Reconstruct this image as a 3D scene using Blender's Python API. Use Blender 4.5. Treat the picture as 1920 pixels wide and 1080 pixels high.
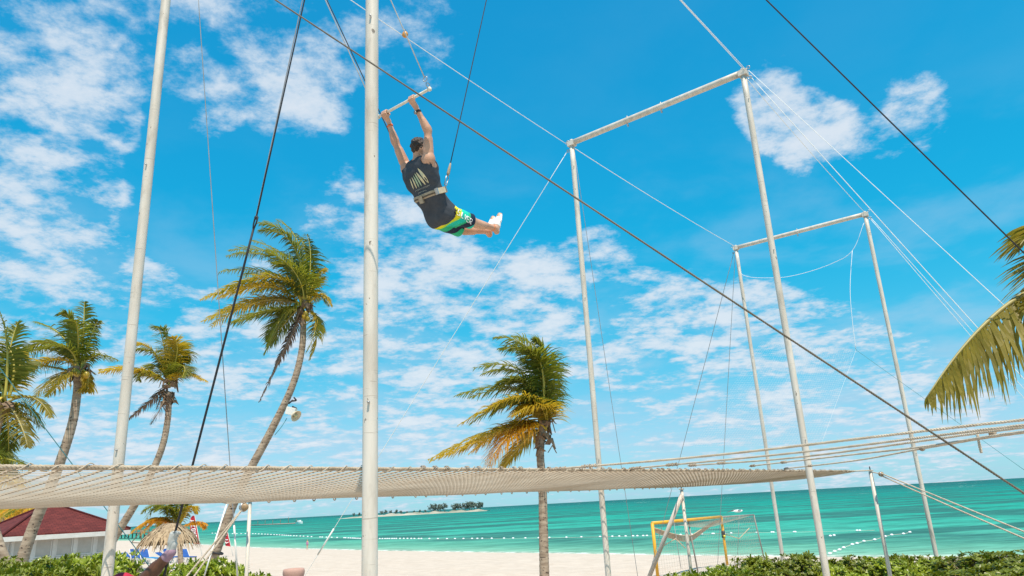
import bpy, bmesh, math, random
import numpy as np
from mathutils import Vector, Matrix, noise as mnoise
from mathutils.bvhtree import BVHTree

scene = bpy.context.scene
for o in list(bpy.data.objects):
    bpy.data.objects.remove(o)
COL = scene.collection
PI = math.pi

# ------------------------------------------------------------------ camera
EYE = 2.2                                   # eye height above the sand under the rig
FPX = 1353.0
PITCH = math.radians(16.75)
ROLL = math.radians(3.13)
fw = Vector((0, math.cos(PITCH), math.sin(PITCH)))
up0 = Vector((0, -math.sin(PITCH), math.cos(PITCH)))
rt0 = Vector((1, 0, 0))
rt = rt0 * math.cos(ROLL) - up0 * math.sin(ROLL)
up = up0 * math.cos(ROLL) + rt0 * math.sin(ROLL)
cam_d = bpy.data.cameras.new('camera')
cam = bpy.data.objects.new('camera', cam_d)
COL.objects.link(cam)
cam_d.sensor_width = 36.0
cam_d.lens = 36.0 * FPX / 1920.0
cam_d.clip_start = 0.05
cam_d.clip_end = 30000
R = Matrix((rt, up, -fw)).transposed().to_4x4()
cam.matrix_world = Matrix.Translation((0, 0, EYE)) @ R
scene.camera = cam

# survey helpers: a direction measured in the photograph, taken to a known distance or plane
def ray(x, y):
    return fw + rt * ((x - 960) / FPX) - up * ((y - 540) / FPX)
def at(x, y, Y):
    d = ray(x, y)
    return Vector((0, 0, EYE)) + d * (Y / d.y)
def atz(x, y, z):
    d = ray(x, y)
    return Vector((0, 0, EYE)) + d * ((z - EYE) / d.z)

# ------------------------------------------------------------------ world
SUN_EL = math.radians(65)
SUN_AZ = math.radians(166)          # compass style: 0 = +Y, 90 = +X
sun_dir = Vector((math.sin(SUN_AZ) * math.cos(SUN_EL), math.cos(SUN_AZ) * math.cos(SUN_EL), math.sin(SUN_EL)))
world = bpy.data.worlds.new('World')
scene.world = world
world.use_nodes = True
wn = world.node_tree
wn.nodes.clear()
def wnode(t, **kw):
    n = wn.nodes.new(t)
    for k, v in kw.items():
        setattr(n, k, v)
    return n
def wl(a, b):
    wn.links.new(a, b)
def wmath(op, a, b=None, c=None, clamp=False):
    n = wnode('ShaderNodeMath', operation=op, use_clamp=clamp)
    for i, v in enumerate((a, b, c)):
        if v is None:
            continue
        if isinstance(v, (int, float)):
            n.inputs[i].default_value = v
        else:
            wl(v, n.inputs[i])
    return n.outputs[0]
sky = wnode('ShaderNodeTexSky', sky_type='NISHITA')
sky.sun_disc = False
sky.sun_elevation = SUN_EL
sky.sun_rotation = SUN_AZ
sky.altitude = 0
sky.air_density = 1.0
sky.dust_density = 0.3
sky.ozone_density = 2.2
tint = wnode('ShaderNodeMix', data_type='RGBA', blend_type='MULTIPLY')
tint.inputs[0].default_value = 1.0
wl(sky.outputs[0], tint.inputs[6])
SKY_TINT = (0.42 * .1072, 1.02 * .1072, 1.16 * .1072, 1)
tint.inputs[7].default_value = SKY_TINT
tc = wnode('ShaderNodeTexCoord')
sep = wnode('ShaderNodeSeparateXYZ')
wl(tc.outputs['Generated'], sep.inputs[0])
zc = wmath('MAXIMUM', sep.outputs[2], 0.0)
den = wmath('ADD', zc, 0.16)
comb = wnode('ShaderNodeCombineXYZ')
wl(wmath('DIVIDE', sep.outputs[0], den), comb.inputs[0])
wl(wmath('DIVIDE', sep.outputs[1], den), comb.inputs[1])
comb.inputs[2].default_value = 3.7
def wnoise(scale, detail, rough, dist=0.0, vec=None):
    n = wnode('ShaderNodeTexNoise')
    n.inputs['Scale'].default_value = scale
    n.inputs['Detail'].default_value = detail
    n.inputs['Roughness'].default_value = rough
    n.inputs['Distortion'].default_value = dist
    wl(vec or comb.outputs[0], n.inputs['Vector'])
    return n.outputs[0]
n_big = wnoise(1.7, 3, 0.5)
n_mid = wnoise(4.6, 14, 0.60, 0.15)
n_fine = wnoise(12.0, 12, 0.66, 0.10)
# cloud groups standing in the sky: direction, angular radius (deg), weight
GROUPS = [((60, 120), 7, .22), ((190, 140), 4, .12), ((310, 140), 6, .20), ((500, 70), 8, .30), ((560, 170), 4, .14), ((440, 150), 5, .15), ((120, 15), 4, .2), ((790, 75), 5, .22),
          ((110, 270), 5.5, .26), ((190, 310), 4, .22), ((40, 420), 8, .18), ((130, 480), 7, .14), ((60, 330), 5, .12),
          ((640, 405), 4, .20), ((640, 520), 8, .14), ((840, 560), 9, .18), ((1040, 460), 7, .18), ((1160, 500), 5, .12), ((120, 640), 12, .10),
          ((640, 740), 12, .13), ((250, 560), 10, .12), ((450, 620), 9, .12), ((760, 440), 6, .14), ((760, 660), 9, .12), ((330, 820), 10, .12), ((870, 130), 4, .10), ((1110, 560), 6, .12), ((1260, 640), 6, .26), ((1360, 610), 6, .24), ((1480, 650), 8, .22), ((1480, 160), 5, .32), ((1440, 230), 5, .22), ((1680, 200), 5, .34), ((1690, 265), 4.5, .30), ((1520, 270), 3.5, .2),
          ((1260, 225), 3, .16), ((1720, 690), 9, .12), ((1000, 720), 9, .10), ((1500, 820), 12, .10), ((900, 640), 7, .12),
          ((960, 200), 11, -.3), ((1180, 90), 12, -.4), ((1800, 60), 12, -.4), ((1270, 400), 8, -.22), ((400, 320), 9, -.3), ((1830, 430), 9, -.3), ((1560, 440), 8, -.25), ((190, 60), 4, -.2), ((330, 430), 7, -.12), ((960, 340), 7, -.22), ((1590, 100), 3, -.25), ((1590, 210), 2.6, -.2), ((230, 380), 4, -.15)]
acc = None
nrm = wnode('ShaderNodeVectorMath', operation='NORMALIZE')
wl(tc.outputs['Generated'], nrm.inputs[0])
for (px, py), rad, w in GROUPS:
    d = ray(px, py).normalized()
    dot = wnode('ShaderNodeVectorMath', operation='DOT_PRODUCT')
    wl(nrm.outputs[0], dot.inputs[0])
    dot.inputs[1].default_value = d
    mr = wnode('ShaderNodeMapRange', interpolation_type='SMOOTHERSTEP')
    mr.inputs[1].default_value = math.cos(math.radians(rad * 1.25))
    mr.inputs[2].default_value = 1.0
    mr.inputs[3].default_value = 0.0
    mr.inputs[4].default_value = w
    wl(dot.outputs['Value'], mr.inputs[0])
    acc = mr.outputs[0] if acc is None else wmath('ADD', acc, mr.outputs[0])
acc = wmath('MINIMUM', wmath('MAXIMUM', acc, -0.34), 0.17)
f = wmath('MULTIPLY', wmath('SUBTRACT', n_mid, 0.5), 0.85)
f = wmath('ADD', f, wmath('MULTIPLY', wmath('SUBTRACT', n_big, 0.5), 0.35))
f = wmath('ADD', f, wmath('MULTIPLY', wmath('SUBTRACT', n_fine, 0.5), 0.62))
f = wmath('ADD', wmath('ADD', f, 0.512), acc)
cov = wnode('ShaderNodeMapRange', interpolation_type='SMOOTHSTEP')
cov.inputs[1].default_value = 0.56
cov.inputs[2].default_value = 0.79
wl(f, cov.inputs[0])
# thin veil of high cloud, thickest where one looks through most of it
veil_n = wnoise(2.6, 8, 0.55, 0.2)
veil = wnode('ShaderNodeMapRange', interpolation_type='SMOOTHSTEP')
veil.inputs[1].default_value = 0.42
veil.inputs[2].default_value = 0.72
wl(veil_n, veil.inputs[0])
low = wnode('ShaderNodeMapRange')
low.inputs[1].default_value = 0.46
low.inputs[2].default_value = 0.12
low.inputs[3].default_value = 0.03
low.inputs[4].default_value = 0.55
wl(zc, low.inputs[0])
vl = wmath('MULTIPLY', veil.outputs[0], low.outputs[0])
alpha = wmath('MAXIMUM', wmath('MULTIPLY', cov.outputs[0], 0.86), vl)
# cloud tone
cr = wnode('ShaderNodeMix', data_type='RGBA')
cr.inputs[6].default_value = (3.6, 5.1, 6.5, 1)
cr.inputs[7].default_value = (6.3, 6.7, 7.2, 1)
tone = wnode('ShaderNodeMapRange')
tone.inputs[1].default_value = 0.58
tone.inputs[2].default_value = 0.86
wl(f, tone.inputs[0])
wl(tone.outputs[0], cr.inputs[0])
mixc = wnode('ShaderNodeMix', data_type='RGBA')
wl(alpha, mixc.inputs[0])
# the deep tropical blue of this sky: scattering colour graded evenly over the whole dome
EXPO = 0.35
KX = 10.0 / 2 ** EXPO
seps = wnode('ShaderNodeSeparateColor')
wl(tint.outputs[2], seps.inputs[0])
def soft(c, k, q):
    return wmath('DIVIDE', wmath('MULTIPLY', c, k * KX), wmath('ADD', wmath('MULTIPLY', c, q), 1.0))
rmap = wnode('ShaderNodeMapRange', interpolation_type='SMOOTHSTEP')
rmap.inputs[1].default_value = 0.058
rmap.inputs[2].default_value = 0.24
rmap.inputs[3].default_value = 0.011 * KX
rmap.inputs[4].default_value = 0.378 * KX
wl(seps.outputs[0], rmap.inputs[0])
rr_ = rmap.outputs[0]
combs = wnode('ShaderNodeCombineColor')
wl(rr_, combs.inputs[0])
wl(soft(seps.outputs[1], 2.52, 2.06), combs.inputs[1])
wl(soft(seps.outputs[2], 3.87, 3.08), combs.inputs[2])
wl(combs.outputs[0], mixc.inputs[6])
wl(cr.outputs[2], mixc.inputs[7])
bg = wnode('ShaderNodeBackground')
bg.inputs[1].default_value = 0.1
wl(mixc.outputs[2], bg.inputs[0])
wo = wnode('ShaderNodeOutputWorld')
wl(bg.outputs[0], wo.inputs[0])

sun_d = bpy.data.lights.new('sun', 'SUN')
sun_d.energy = 4.8
sun_d.angle = math.radians(0.53)
sun_d.color = (1.0, 0.885, 0.745)
sun = bpy.data.objects.new('sun', sun_d)
COL.objects.link(sun)
sun.rotation_euler = sun_dir.to_track_quat('Z', 'Y').to_euler()
sun.location = (0, -5, 30)

scene.render.engine = 'CYCLES'
vs = scene.view_settings
vs.view_transform = 'Standard'
vs.look = 'None'
vs.exposure = EXPO
vs.gamma = 1.0
vs.use_curve_mapping = False

# ------------------------------------------------------------------ materials
MATS = {}
def mat(name, color, rough=0.6, var=0.0, vscale=6.0, bump=0.0, bscale=30.0, metal=0.0, color2=None, spec=0.5, stretch=None, trans=0.0, perobj=0.0, detail=6):
    if name in MATS:
        return MATS[name]
    m = bpy.data.materials.new(name)
    m.use_nodes = True
    nt = m.node_tree
    bs = nt.nodes['Principled BSDF']
    bs.inputs['Roughness'].default_value = rough
    bs.inputs['Metallic'].default_value = metal
    bs.inputs['Specular IOR Level'].default_value = spec
    col = list(color) + [1]
    bs.inputs['Base Color'].default_value = col
    L = nt.links.new
    geo = nt.nodes.new('ShaderNodeTexCoord')
    vec = geo.outputs['Object']
    if stretch:
        mp = nt.nodes.new('ShaderNodeMapping')
        mp.inputs['Scale'].default_value = stretch
        L(vec, mp.inputs[0])
        vec = mp.outputs[0]
    out = None
    if var or color2:
        ns = nt.nodes.new('ShaderNodeTexNoise')
        ns.inputs['Scale'].default_value = vscale
        ns.inputs['Detail'].default_value = detail
        ns.inputs['Roughness'].default_value = 0.62
        L(vec, ns.inputs['Vector'])
        mx = nt.nodes.new('ShaderNodeMix')
        mx.data_type = 'RGBA'
        c2 = list(color2) + [1] if color2 else [max(0, c * (1 - var)) for c in color] + [1]
        c1 = col if color2 else [min(1, c * (1 + var * 0.6)) for c in color] + [1]
        mx.inputs[6].default_value = c1
        mx.inputs[7].default_value = c2
        mr = nt.nodes.new('ShaderNodeMapRange')
        mr.inputs[1].default_value = 0.35
        mr.inputs[2].default_value = 0.68
        L(ns.outputs[0], mr.inputs[0])
        L(mr.outputs[0], mx.inputs[0])
        out = mx.outputs[2]
    if perobj:
        oi = nt.nodes.new('ShaderNodeObjectInfo')
        hs = nt.nodes.new('ShaderNodeHueSaturation')
        mr2 = nt.nodes.new('ShaderNodeMapRange')
        mr2.inputs[3].default_value = 1 - perobj
        mr2.inputs[4].default_value = 1 + perobj
        L(oi.outputs['Random'], mr2.inputs[0])
        L(mr2.outputs[0], hs.inputs['Value'])
        hs.inputs['Color'].default_value = col
        if out:
            L(out, hs.inputs['Color'])
        out = hs.outputs[0]
    if out:
        L(out, bs.inputs['Base Color'])
    if bump:
        nb = nt.nodes.new('ShaderNodeTexNoise')
        nb.inputs['Scale'].default_value = bscale
        nb.inputs['Detail'].default_value = 5
        L(vec, nb.inputs['Vector'])
        bp = nt.nodes.new('ShaderNodeBump')
        bp.inputs['Strength'].default_value = min(1, bump)
        bp.inputs['Distance'].default_value = 0.02
        L(nb.outputs[0], bp.inputs['Height'])
        L(bp.outputs[0], bs.inputs['Normal'])
    if trans:
        tr = nt.nodes.new('ShaderNodeBsdfTranslucent')
        tr.inputs[0].default_value = [min(1, c * 1.5) for c in color] + [1]
        ad = nt.nodes.new('ShaderNodeMixShader')
        ad.inputs[0].default_value = trans
        L(bs.outputs[0], ad.inputs[1])
        L(tr.outputs[0], ad.inputs[2])
        L(ad.outputs[0], nt.nodes['Material Output'].inputs[0])
    MATS[name] = m
    return m

def attr_mat(name, attr, rough=0.7, bump=0.0, bscale=60.0, spec=0.3, noise=0.0, nscale=20.0):
    """Principled fed by a colour attribute that carries the thing's own printed or dyed colours."""
    m = bpy.data.materials.new(name)
    m.use_nodes = True
    nt = m.node_tree
    bs = nt.nodes['Principled BSDF']
    bs.inputs['Roughness'].default_value = rough
    bs.inputs['Specular IOR Level'].default_value = spec
    at_ = nt.nodes.new('ShaderNodeAttribute')
    at_.attribute_name = attr
    src = at_.outputs['Color']
    if noise:
        ns = nt.nodes.new('ShaderNodeTexNoise')
        ns.inputs['Scale'].default_value = nscale
        ns.inputs['Detail'].default_value = 5
        hs = nt.nodes.new('ShaderNodeHueSaturation')
        mr = nt.nodes.new('ShaderNodeMapRange')
        mr.inputs[1].default_value = 0.3
        mr.inputs[2].default_value = 0.7
        mr.inputs[3].default_value = 1 - noise
        mr.inputs[4].default_value = 1 + noise
        nt.links.new(ns.outputs[0], mr.inputs[0])
        nt.links.new(mr.outputs[0], hs.inputs['Value'])
        nt.links.new(src, hs.inputs['Color'])
        src = hs.outputs[0]
    nt.links.new(src, bs.inputs['Base Color'])
    MATS[name] = m
    return m

# ------------------------------------------------------------------ mesh helpers
class MB:
    def __init__(s):
        s.v = []
        s.f = []
    def add(s, vs, fs):
        n = len(s.v)
        s.v += [tuple(v) for v in vs]
        s.f += [tuple(i + n for i in f) for f in fs]
        return s
    def tube(s, pts, r, sides=8, caps=True):
        pts = [Vector(p) for p in pts]
        n = len(pts)
        rr = r if hasattr(r, '__len__') else [r] * n
        T = []
        for i in range(n):
            d = pts[min(i + 1, n - 1)] - pts[max(i - 1, 0)]
            T.append(d.normalized() if d.length > 1e-9 else Vector((0, 0, 1)))
        a = T[0].orthogonal().normalized()
        V = []
        for i in range(n):
            a = (a - T[i] * a.dot(T[i]))
            a = a.normalized() if a.length > 1e-6 else T[i].orthogonal().normalized()
            b = T[i].cross(a)
            for k in range(sides):
                t = 2 * PI * k / sides
                V.append(pts[i] + (a * math.cos(t) + b * math.sin(t)) * rr[i])
        F = []
        for i in range(n - 1):
            for k in range(sides):
                k2 = (k + 1) % sides
                F.append((i * sides + k, i * sides + k2, (i + 1) * sides + k2, (i + 1) * sides + k))
        if caps:
            F.append(tuple(range(sides - 1, -1, -1)))
            F.append(tuple((n - 1) * sides + k for k in range(sides)))
        return s.add(V, F)
    def rope(s, pts, r, pitch=0.06, strands=3, seg=6, sides=4):
        pts = [Vector(p) for p in pts]
        L = [0]
        for i in range(1, len(pts)):
            L.append(L[-1] + (pts[i] - pts[i - 1]).length)
        tot = L[-1]
        n = max(4, int(tot / pitch * seg))
        j = 0
        frames = []
        a = None
        for i in range(n + 1):
            l = tot * i / n
            while j < len(pts) - 2 and L[j + 1] < l:
                j += 1
            d = pts[j + 1] - pts[j]
            p = pts[j] + d * ((l - L[j]) / max(1e-9, L[j + 1] - L[j]))
            T = d.normalized()
            if a is None:
                a = T.orthogonal().normalized()
            a = (a - T * a.dot(T)).normalized()
            frames.append((p, a, T.cross(a)))
        for q in range(strands):
            hp = []
            for i, (p, a_, b_) in enumerate(frames):
                t = 2 * PI * (q / strands + i / seg)
                hp.append(p + (a_ * math.cos(t) + b_ * math.sin(t)) * (r * 0.5))
            s.tube(hp, r * 0.56, sides)
        return s
    def box(s, c, size, rot=None):
        c = Vector(c)
        hx, hy, hz = size[0] / 2, size[1] / 2, size[2] / 2
        V = [Vector((x, y, z)) for x in (-hx, hx) for y in (-hy, hy) for z in (-hz, hz)]
        if rot is not None:
            V = [rot @ v for v in V]
        V = [c + v for v in V]
        return s.add(V, [(0, 1, 3, 2), (4, 6, 7, 5), (0, 4, 5, 1), (2, 3, 7, 6), (0, 2, 6, 4), (1, 5, 7, 3)])
    def bar(s, p, q, w, t, upv=Vector((0, 0, 1))):
        p = Vector(p); q = Vector(q)
        d = q - p
        x = d.normalized()
        y = upv.cross(x)
        y = y.normalized() if y.length > 1e-6 else x.orthogonal().normalized()
        z = x.cross(y)
        return s.box((p + q) / 2, (d.length, w, t), Matrix((x, y, z)).transposed())
    def sphere(s, c, r, nu=10, nv=7, rot=None):
        c = Vector(c)
        r = r if hasattr(r, '__len__') else (r, r, r)
        V = [Vector((0, 0, r[2]))]
        for i in range(1, nv):
            t = PI * i / nv
            for k in range(nu):
                p = 2 * PI * k / nu
                V.append(Vector((r[0] * math.sin(t) * math.cos(p), r[1] * math.sin(t) * math.sin(p), r[2] * math.cos(t))))
        V.append(Vector((0, 0, -r[2])))
        if rot is not None:
            V = [rot @ v for v in V]
        F = []
        for k in range(nu):
            F.append((0, 1 + k, 1 + (k + 1) % nu))
        for i in range(nv - 2):
            for k in range(nu):
                a = 1 + i * nu + k; b = 1 + i * nu + (k + 1) % nu
                F.append((a, a + nu, b + nu, b))
        e = len(V) - 1
        for k in range(nu):
            F.append((e, 1 + (nv - 2) * nu + (k + 1) % nu, 1 + (nv - 2) * nu + k))
        return s.add([c + v for v in V], F)
    def lathe(s, c, prof, n=20):
        c = Vector(c)
        V = []
        for (r, z) in prof:
            for k in range(n):
                t = 2 * PI * k / n
                V.append(c + Vector((r * math.cos(t), r * math.sin(t), z)))
        F = []
        for i in range(len(prof) - 1):
            for k in range(n):
                k2 = (k + 1) % n
                F.append((i * n + k, i * n + k2, (i + 1) * n + k2, (i + 1) * n + k))
        F.append(tuple(range(n - 1, -1, -1)))
        F.append(tuple((len(prof) - 1) * n + k for k in range(n)))
        return s.add(V, F)
    def torus(s, c, axis, R_, r, nu=16, nv=6):
        c = Vector(c)
        ax = Vector(axis).normalized()
        u = ax.orthogonal().normalized(); w = ax.cross(u)
        pts = [c + (u * math.cos(2 * PI * i / nu) + w * math.sin(2 * PI * i / nu)) * R_ for i in range(nu)]
        V = []
        for i in range(nu):
            rad = (pts[i] - c).normalized()
            for k in range(nv):
                t = 2 * PI * k / nv
                V.append(pts[i] + (rad * math.cos(t) + ax * math.sin(t)) * r)
        F = []
        for i in range(nu):
            i2 = (i + 1) % nu
            for k in range(nv):
                k2 = (k + 1) % nv
                F.append((i * nv + k, i2 * nv + k, i2 * nv + k2, i * nv + k2))
        return s.add(V, F)
    def build(s, name, m, parent=None, smooth=True, origin=None):
        V = [Vector(v) for v in s.v]
        if parent is not None:
            o0 = world_loc(parent)
        else:
            if origin is None:
                xs = [v.x for v in V]; ys = [v.y for v in V]; zs = [v.z for v in V]
                o0 = Vector(((min(xs) + max(xs)) / 2, (min(ys) + max(ys)) / 2, min(zs)))
            else:
                o0 = Vector(origin)
        me = bpy.data.meshes.new(name)
        me.from_pydata([v - o0 for v in V], [], s.f)
        me.validate()
        if smooth:
            me.polygons.foreach_set('use_smooth', [True] * len(me.polygons))
        if m is not None:
            me.materials.append(m if not isinstance(m, str) else MATS[m])
        ob = bpy.data.objects.new(name, me)
        COL.objects.link(ob)
        if parent is not None:
            ob.parent = parent
        else:
            ob.location = o0
        return ob

def world_loc(o):
    p = Vector((0, 0, 0))
    while o is not None:
        p += o.location
        o = o.parent
    return p
LABELS = set()
def tag(o, label, cat, group=None, kind=None):
    o['label'] = label
    o['category'] = cat
    if group:
        o['group'] = group
    if kind:
        o['kind'] = kind
    return o
def thing(name, label, cat, loc, group=None):
    o = bpy.data.objects.new(name, None)
    o.empty_display_size = 0.2
    COL.objects.link(o)
    o.location = loc
    return tag(o, label, cat, group)
def structure(o):
    o['kind'] = 'structure'
    return o
def copy_thing(o, loc, parent=None, label=None, scale=None, rz=None):
    c = o.copy()
    COL.objects.link(c)
    if parent is not None:
        c.parent = parent
    if loc is not None:
        c.location = loc
    if scale is not None:
        c.scale = scale
    if rz is not None:
        c.rotation_euler = (0, 0, rz)
    if label:
        c['label'] = label
    for ch in list(o.children):
        copy_thing(ch, None, c)
    return c
def bez(p0, p1, p2, n):
    return [p0 * (1 - t) ** 2 + p1 * 2 * t * (1 - t) + p2 * t * t for t in [i / n for i in range(n + 1)]]
def spline(pts, per=8):
    out = []
    P = [Vector(p) for p in pts]
    P = [P[0] * 2 - P[1]] + P + [P[-1] * 2 - P[-2]]
    for i in range(1, len(P) - 2):
        for k in range(per):
            t = k / per
            a, b, c_, d = P[i - 1], P[i], P[i + 1], P[i + 2]
            out.append(0.5 * ((2 * b) + (c_ - a) * t + (2 * a - 5 * b + 4 * c_ - d) * t * t + (3 * b - a - 3 * c_ + d) * t ** 3))
    out.append(P[-2])
    return out
def line(p, q, n=8, sag=0.0):
    p = Vector(p); q = Vector(q)
    return [p.lerp(q, i / n) - Vector((0, 0, sag * 4 * (i / n) * (1 - i / n))) for i in range(n + 1)]
# ------------------------------------------------------------------ ground and sea
SEA = -2.2
SHORE = [(-900, 1100), (-400, 560), (-128, 244), (-44, 124), (-19, 94), (-4.7, 78), (5.3, 67.5), (13, 59), (21, 51), (34, 42), (60, 26), (140, -20), (600, -300)]
SH = np.array(SHORE, float)
def shore_dist(X, Y):
    """signed distance to the waterline, positive inland"""
    X = np.asarray(X, float); Y = np.asarray(Y, float)
    best = np.full(X.shape, 1e9); sgn = np.ones(X.shape)
    for i in range(len(SH) - 1):
        a, b = SH[i], SH[i + 1]
        d = b - a
        t = np.clip(((X - a[0]) * d[0] + (Y - a[1]) * d[1]) / (d @ d), 0, 1)
        ex = X - (a[0] + d[0] * t); ey = Y - (a[1] + d[1] * t)
        dist = np.hypot(ex, ey)
        cr = d[0] * ey - d[1] * ex
        upd = dist < best
        best = np.where(upd, dist, best)
        sgn = np.where(upd, np.where(cr < 0, 1, -1), sgn)
    return best * sgn
PROF_D = [-400, -30, 0, 4, 14, 26, 36, 46, 60, 2000]
PROF_Z = [-12, -3.6, -2.2, -1.88, -1.28, -0.78, -0.36, -0.05, 0.0, 0.0]
def ground_np(X, Y):
    return np.interp(shore_dist(X, Y), PROF_D, PROF_Z)
def ground(x, y):
    return float(ground_np(np.array([x]), np.array([y]))[0])

def grid_mesh(name, rows, ucols, zfun, attr=None):
    Yv = np.array(rows, float); U = np.array(ucols, float)
    YY, UU = np.meshgrid(Yv, U, indexing='ij')
    XX = UU * (np.abs(YY) * 0.9 + 22)
    ZZ = zfun(XX, YY)
    nr, nc = XX.shape
    V = np.stack([XX, YY, ZZ], -1).reshape(-1, 3)
    idx = np.arange(nr * nc).reshape(nr, nc)
    F = np.stack([idx[:-1, :-1], idx[:-1, 1:], idx[1:, 1:], idx[1:, :-1]], -1).reshape(-1, 4)
    me = bpy.data.meshes.new(name)
    me.from_pydata(V.tolist(), [], F.tolist())
    me.polygons.foreach_set('use_smooth', [True] * len(me.polygons))
    if attr:
        a_ = me.attributes.new(attr, 'FLOAT', 'POINT')
        a_.data.foreach_set('value', shore_dist(XX, YY).reshape(-1))
    o = bpy.data.objects.new(name, me)
    COL.objects.link(o)
    return o
rng = np.random.default_rng(5)
def hummock(X, Y, amp, sc, seed):
    r = np.random.default_rng(seed)
    z = 0
    for k in range(14):
        an = r.uniform(0, 2 * PI); fr = sc * r.uniform(0.5, 1.9); ph = r.uniform(0, 2 * PI)
        z = z + np.sin((X * math.cos(an) + Y * math.sin(an)) * fr + ph)
    return z * amp / 14
def sand_z(X, Y):
    d = shore_dist(X, Y)
    z = np.interp(d, PROF_D, PROF_Z)
    inl = np.clip(d / 12, 0.06, 1)
    near = np.clip(1.6 - Y / 90, 0.15, 1)
    z += inl * (hummock(X, Y, 0.16, 0.5, 1) + near * (hummock(X, Y, 0.09, 2.1, 2) + hummock(X, Y, 0.05, 5.0, 3)))
    return z
rows = list(np.linspace(-60, 8, 24)) + list(np.linspace(9, 70, 230)) + list(np.geomspace(71, 900, 110))
sand = grid_mesh('sand_beach', rows, np.linspace(-1.7, 1.7, 210), sand_z)
structure(sand)

def sand_material():
    m = bpy.data.materials.new('pale coral sand')
    m.use_nodes = True
    nt = m.node_tree; L = nt.links.new
    bs = nt.nodes['Principled BSDF']
    bs.inputs['Roughness'].default_value = 0.95
    bs.inputs['Specular IOR Level'].default_value = 0.1
    g = nt.nodes.new('ShaderNodeNewGeometry')
    def nz(sc, det, ro=0.6):
        n = nt.nodes.new('ShaderNodeTexNoise')
        n.inputs['Scale'].default_value = sc; n.inputs['Detail'].default_value = det; n.inputs['Roughness'].default_value = ro
        L(g.outputs['Position'], n.inputs['Vector'])
        return n.outputs[0]
    mx = nt.nodes.new('ShaderNodeMix'); mx.data_type = 'RGBA'
    mx.inputs[6].default_value = (0.50, 0.415, 0.34, 1)
    mx.inputs[7].default_value = (0.57, 0.48, 0.40, 1)
    mr = nt.nodes.new('ShaderNodeMapRange'); mr.inputs[1].default_value = .35; mr.inputs[2].default_value = .62
    L(nz(1.3, 9), mr.inputs[0]); L(mr.outputs[0], mx.inputs[0])
    # weed and bits of debris washed up on the sand
    mr2 = nt.nodes.new('ShaderNodeMapRange'); mr2.inputs[1].default_value = .69; mr2.inputs[2].default_value = .74
    L(nz(5.5, 4, .7), mr2.inputs[0])
    mx2 = nt.nodes.new('ShaderNodeMix'); mx2.data_type = 'RGBA'
    mx2.inputs[7].default_value = (0.26, 0.19, 0.13, 1)
    L(mx.outputs[2], mx2.inputs[6])
    mlt = nt.nodes.new('ShaderNodeMath'); mlt.operation = 'MULTIPLY'; mlt.inputs[1].default_value = .8
    L(mr2.outputs[0], mlt.inputs[0]); L(mlt.outputs[0], mx2.inputs[0])
    L(mx2.outputs[2], bs.inputs['Base Color'])
    bp = nt.nodes.new('ShaderNodeBump'); bp.inputs['Strength'].default_value = .6; bp.inputs['Distance'].default_value = .06
    L(nz(4.0, 7), bp.inputs['Height']); L(bp.outputs[0], bs.inputs['Normal'])
    return m
sand.data.materials.append(sand_material())

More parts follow.
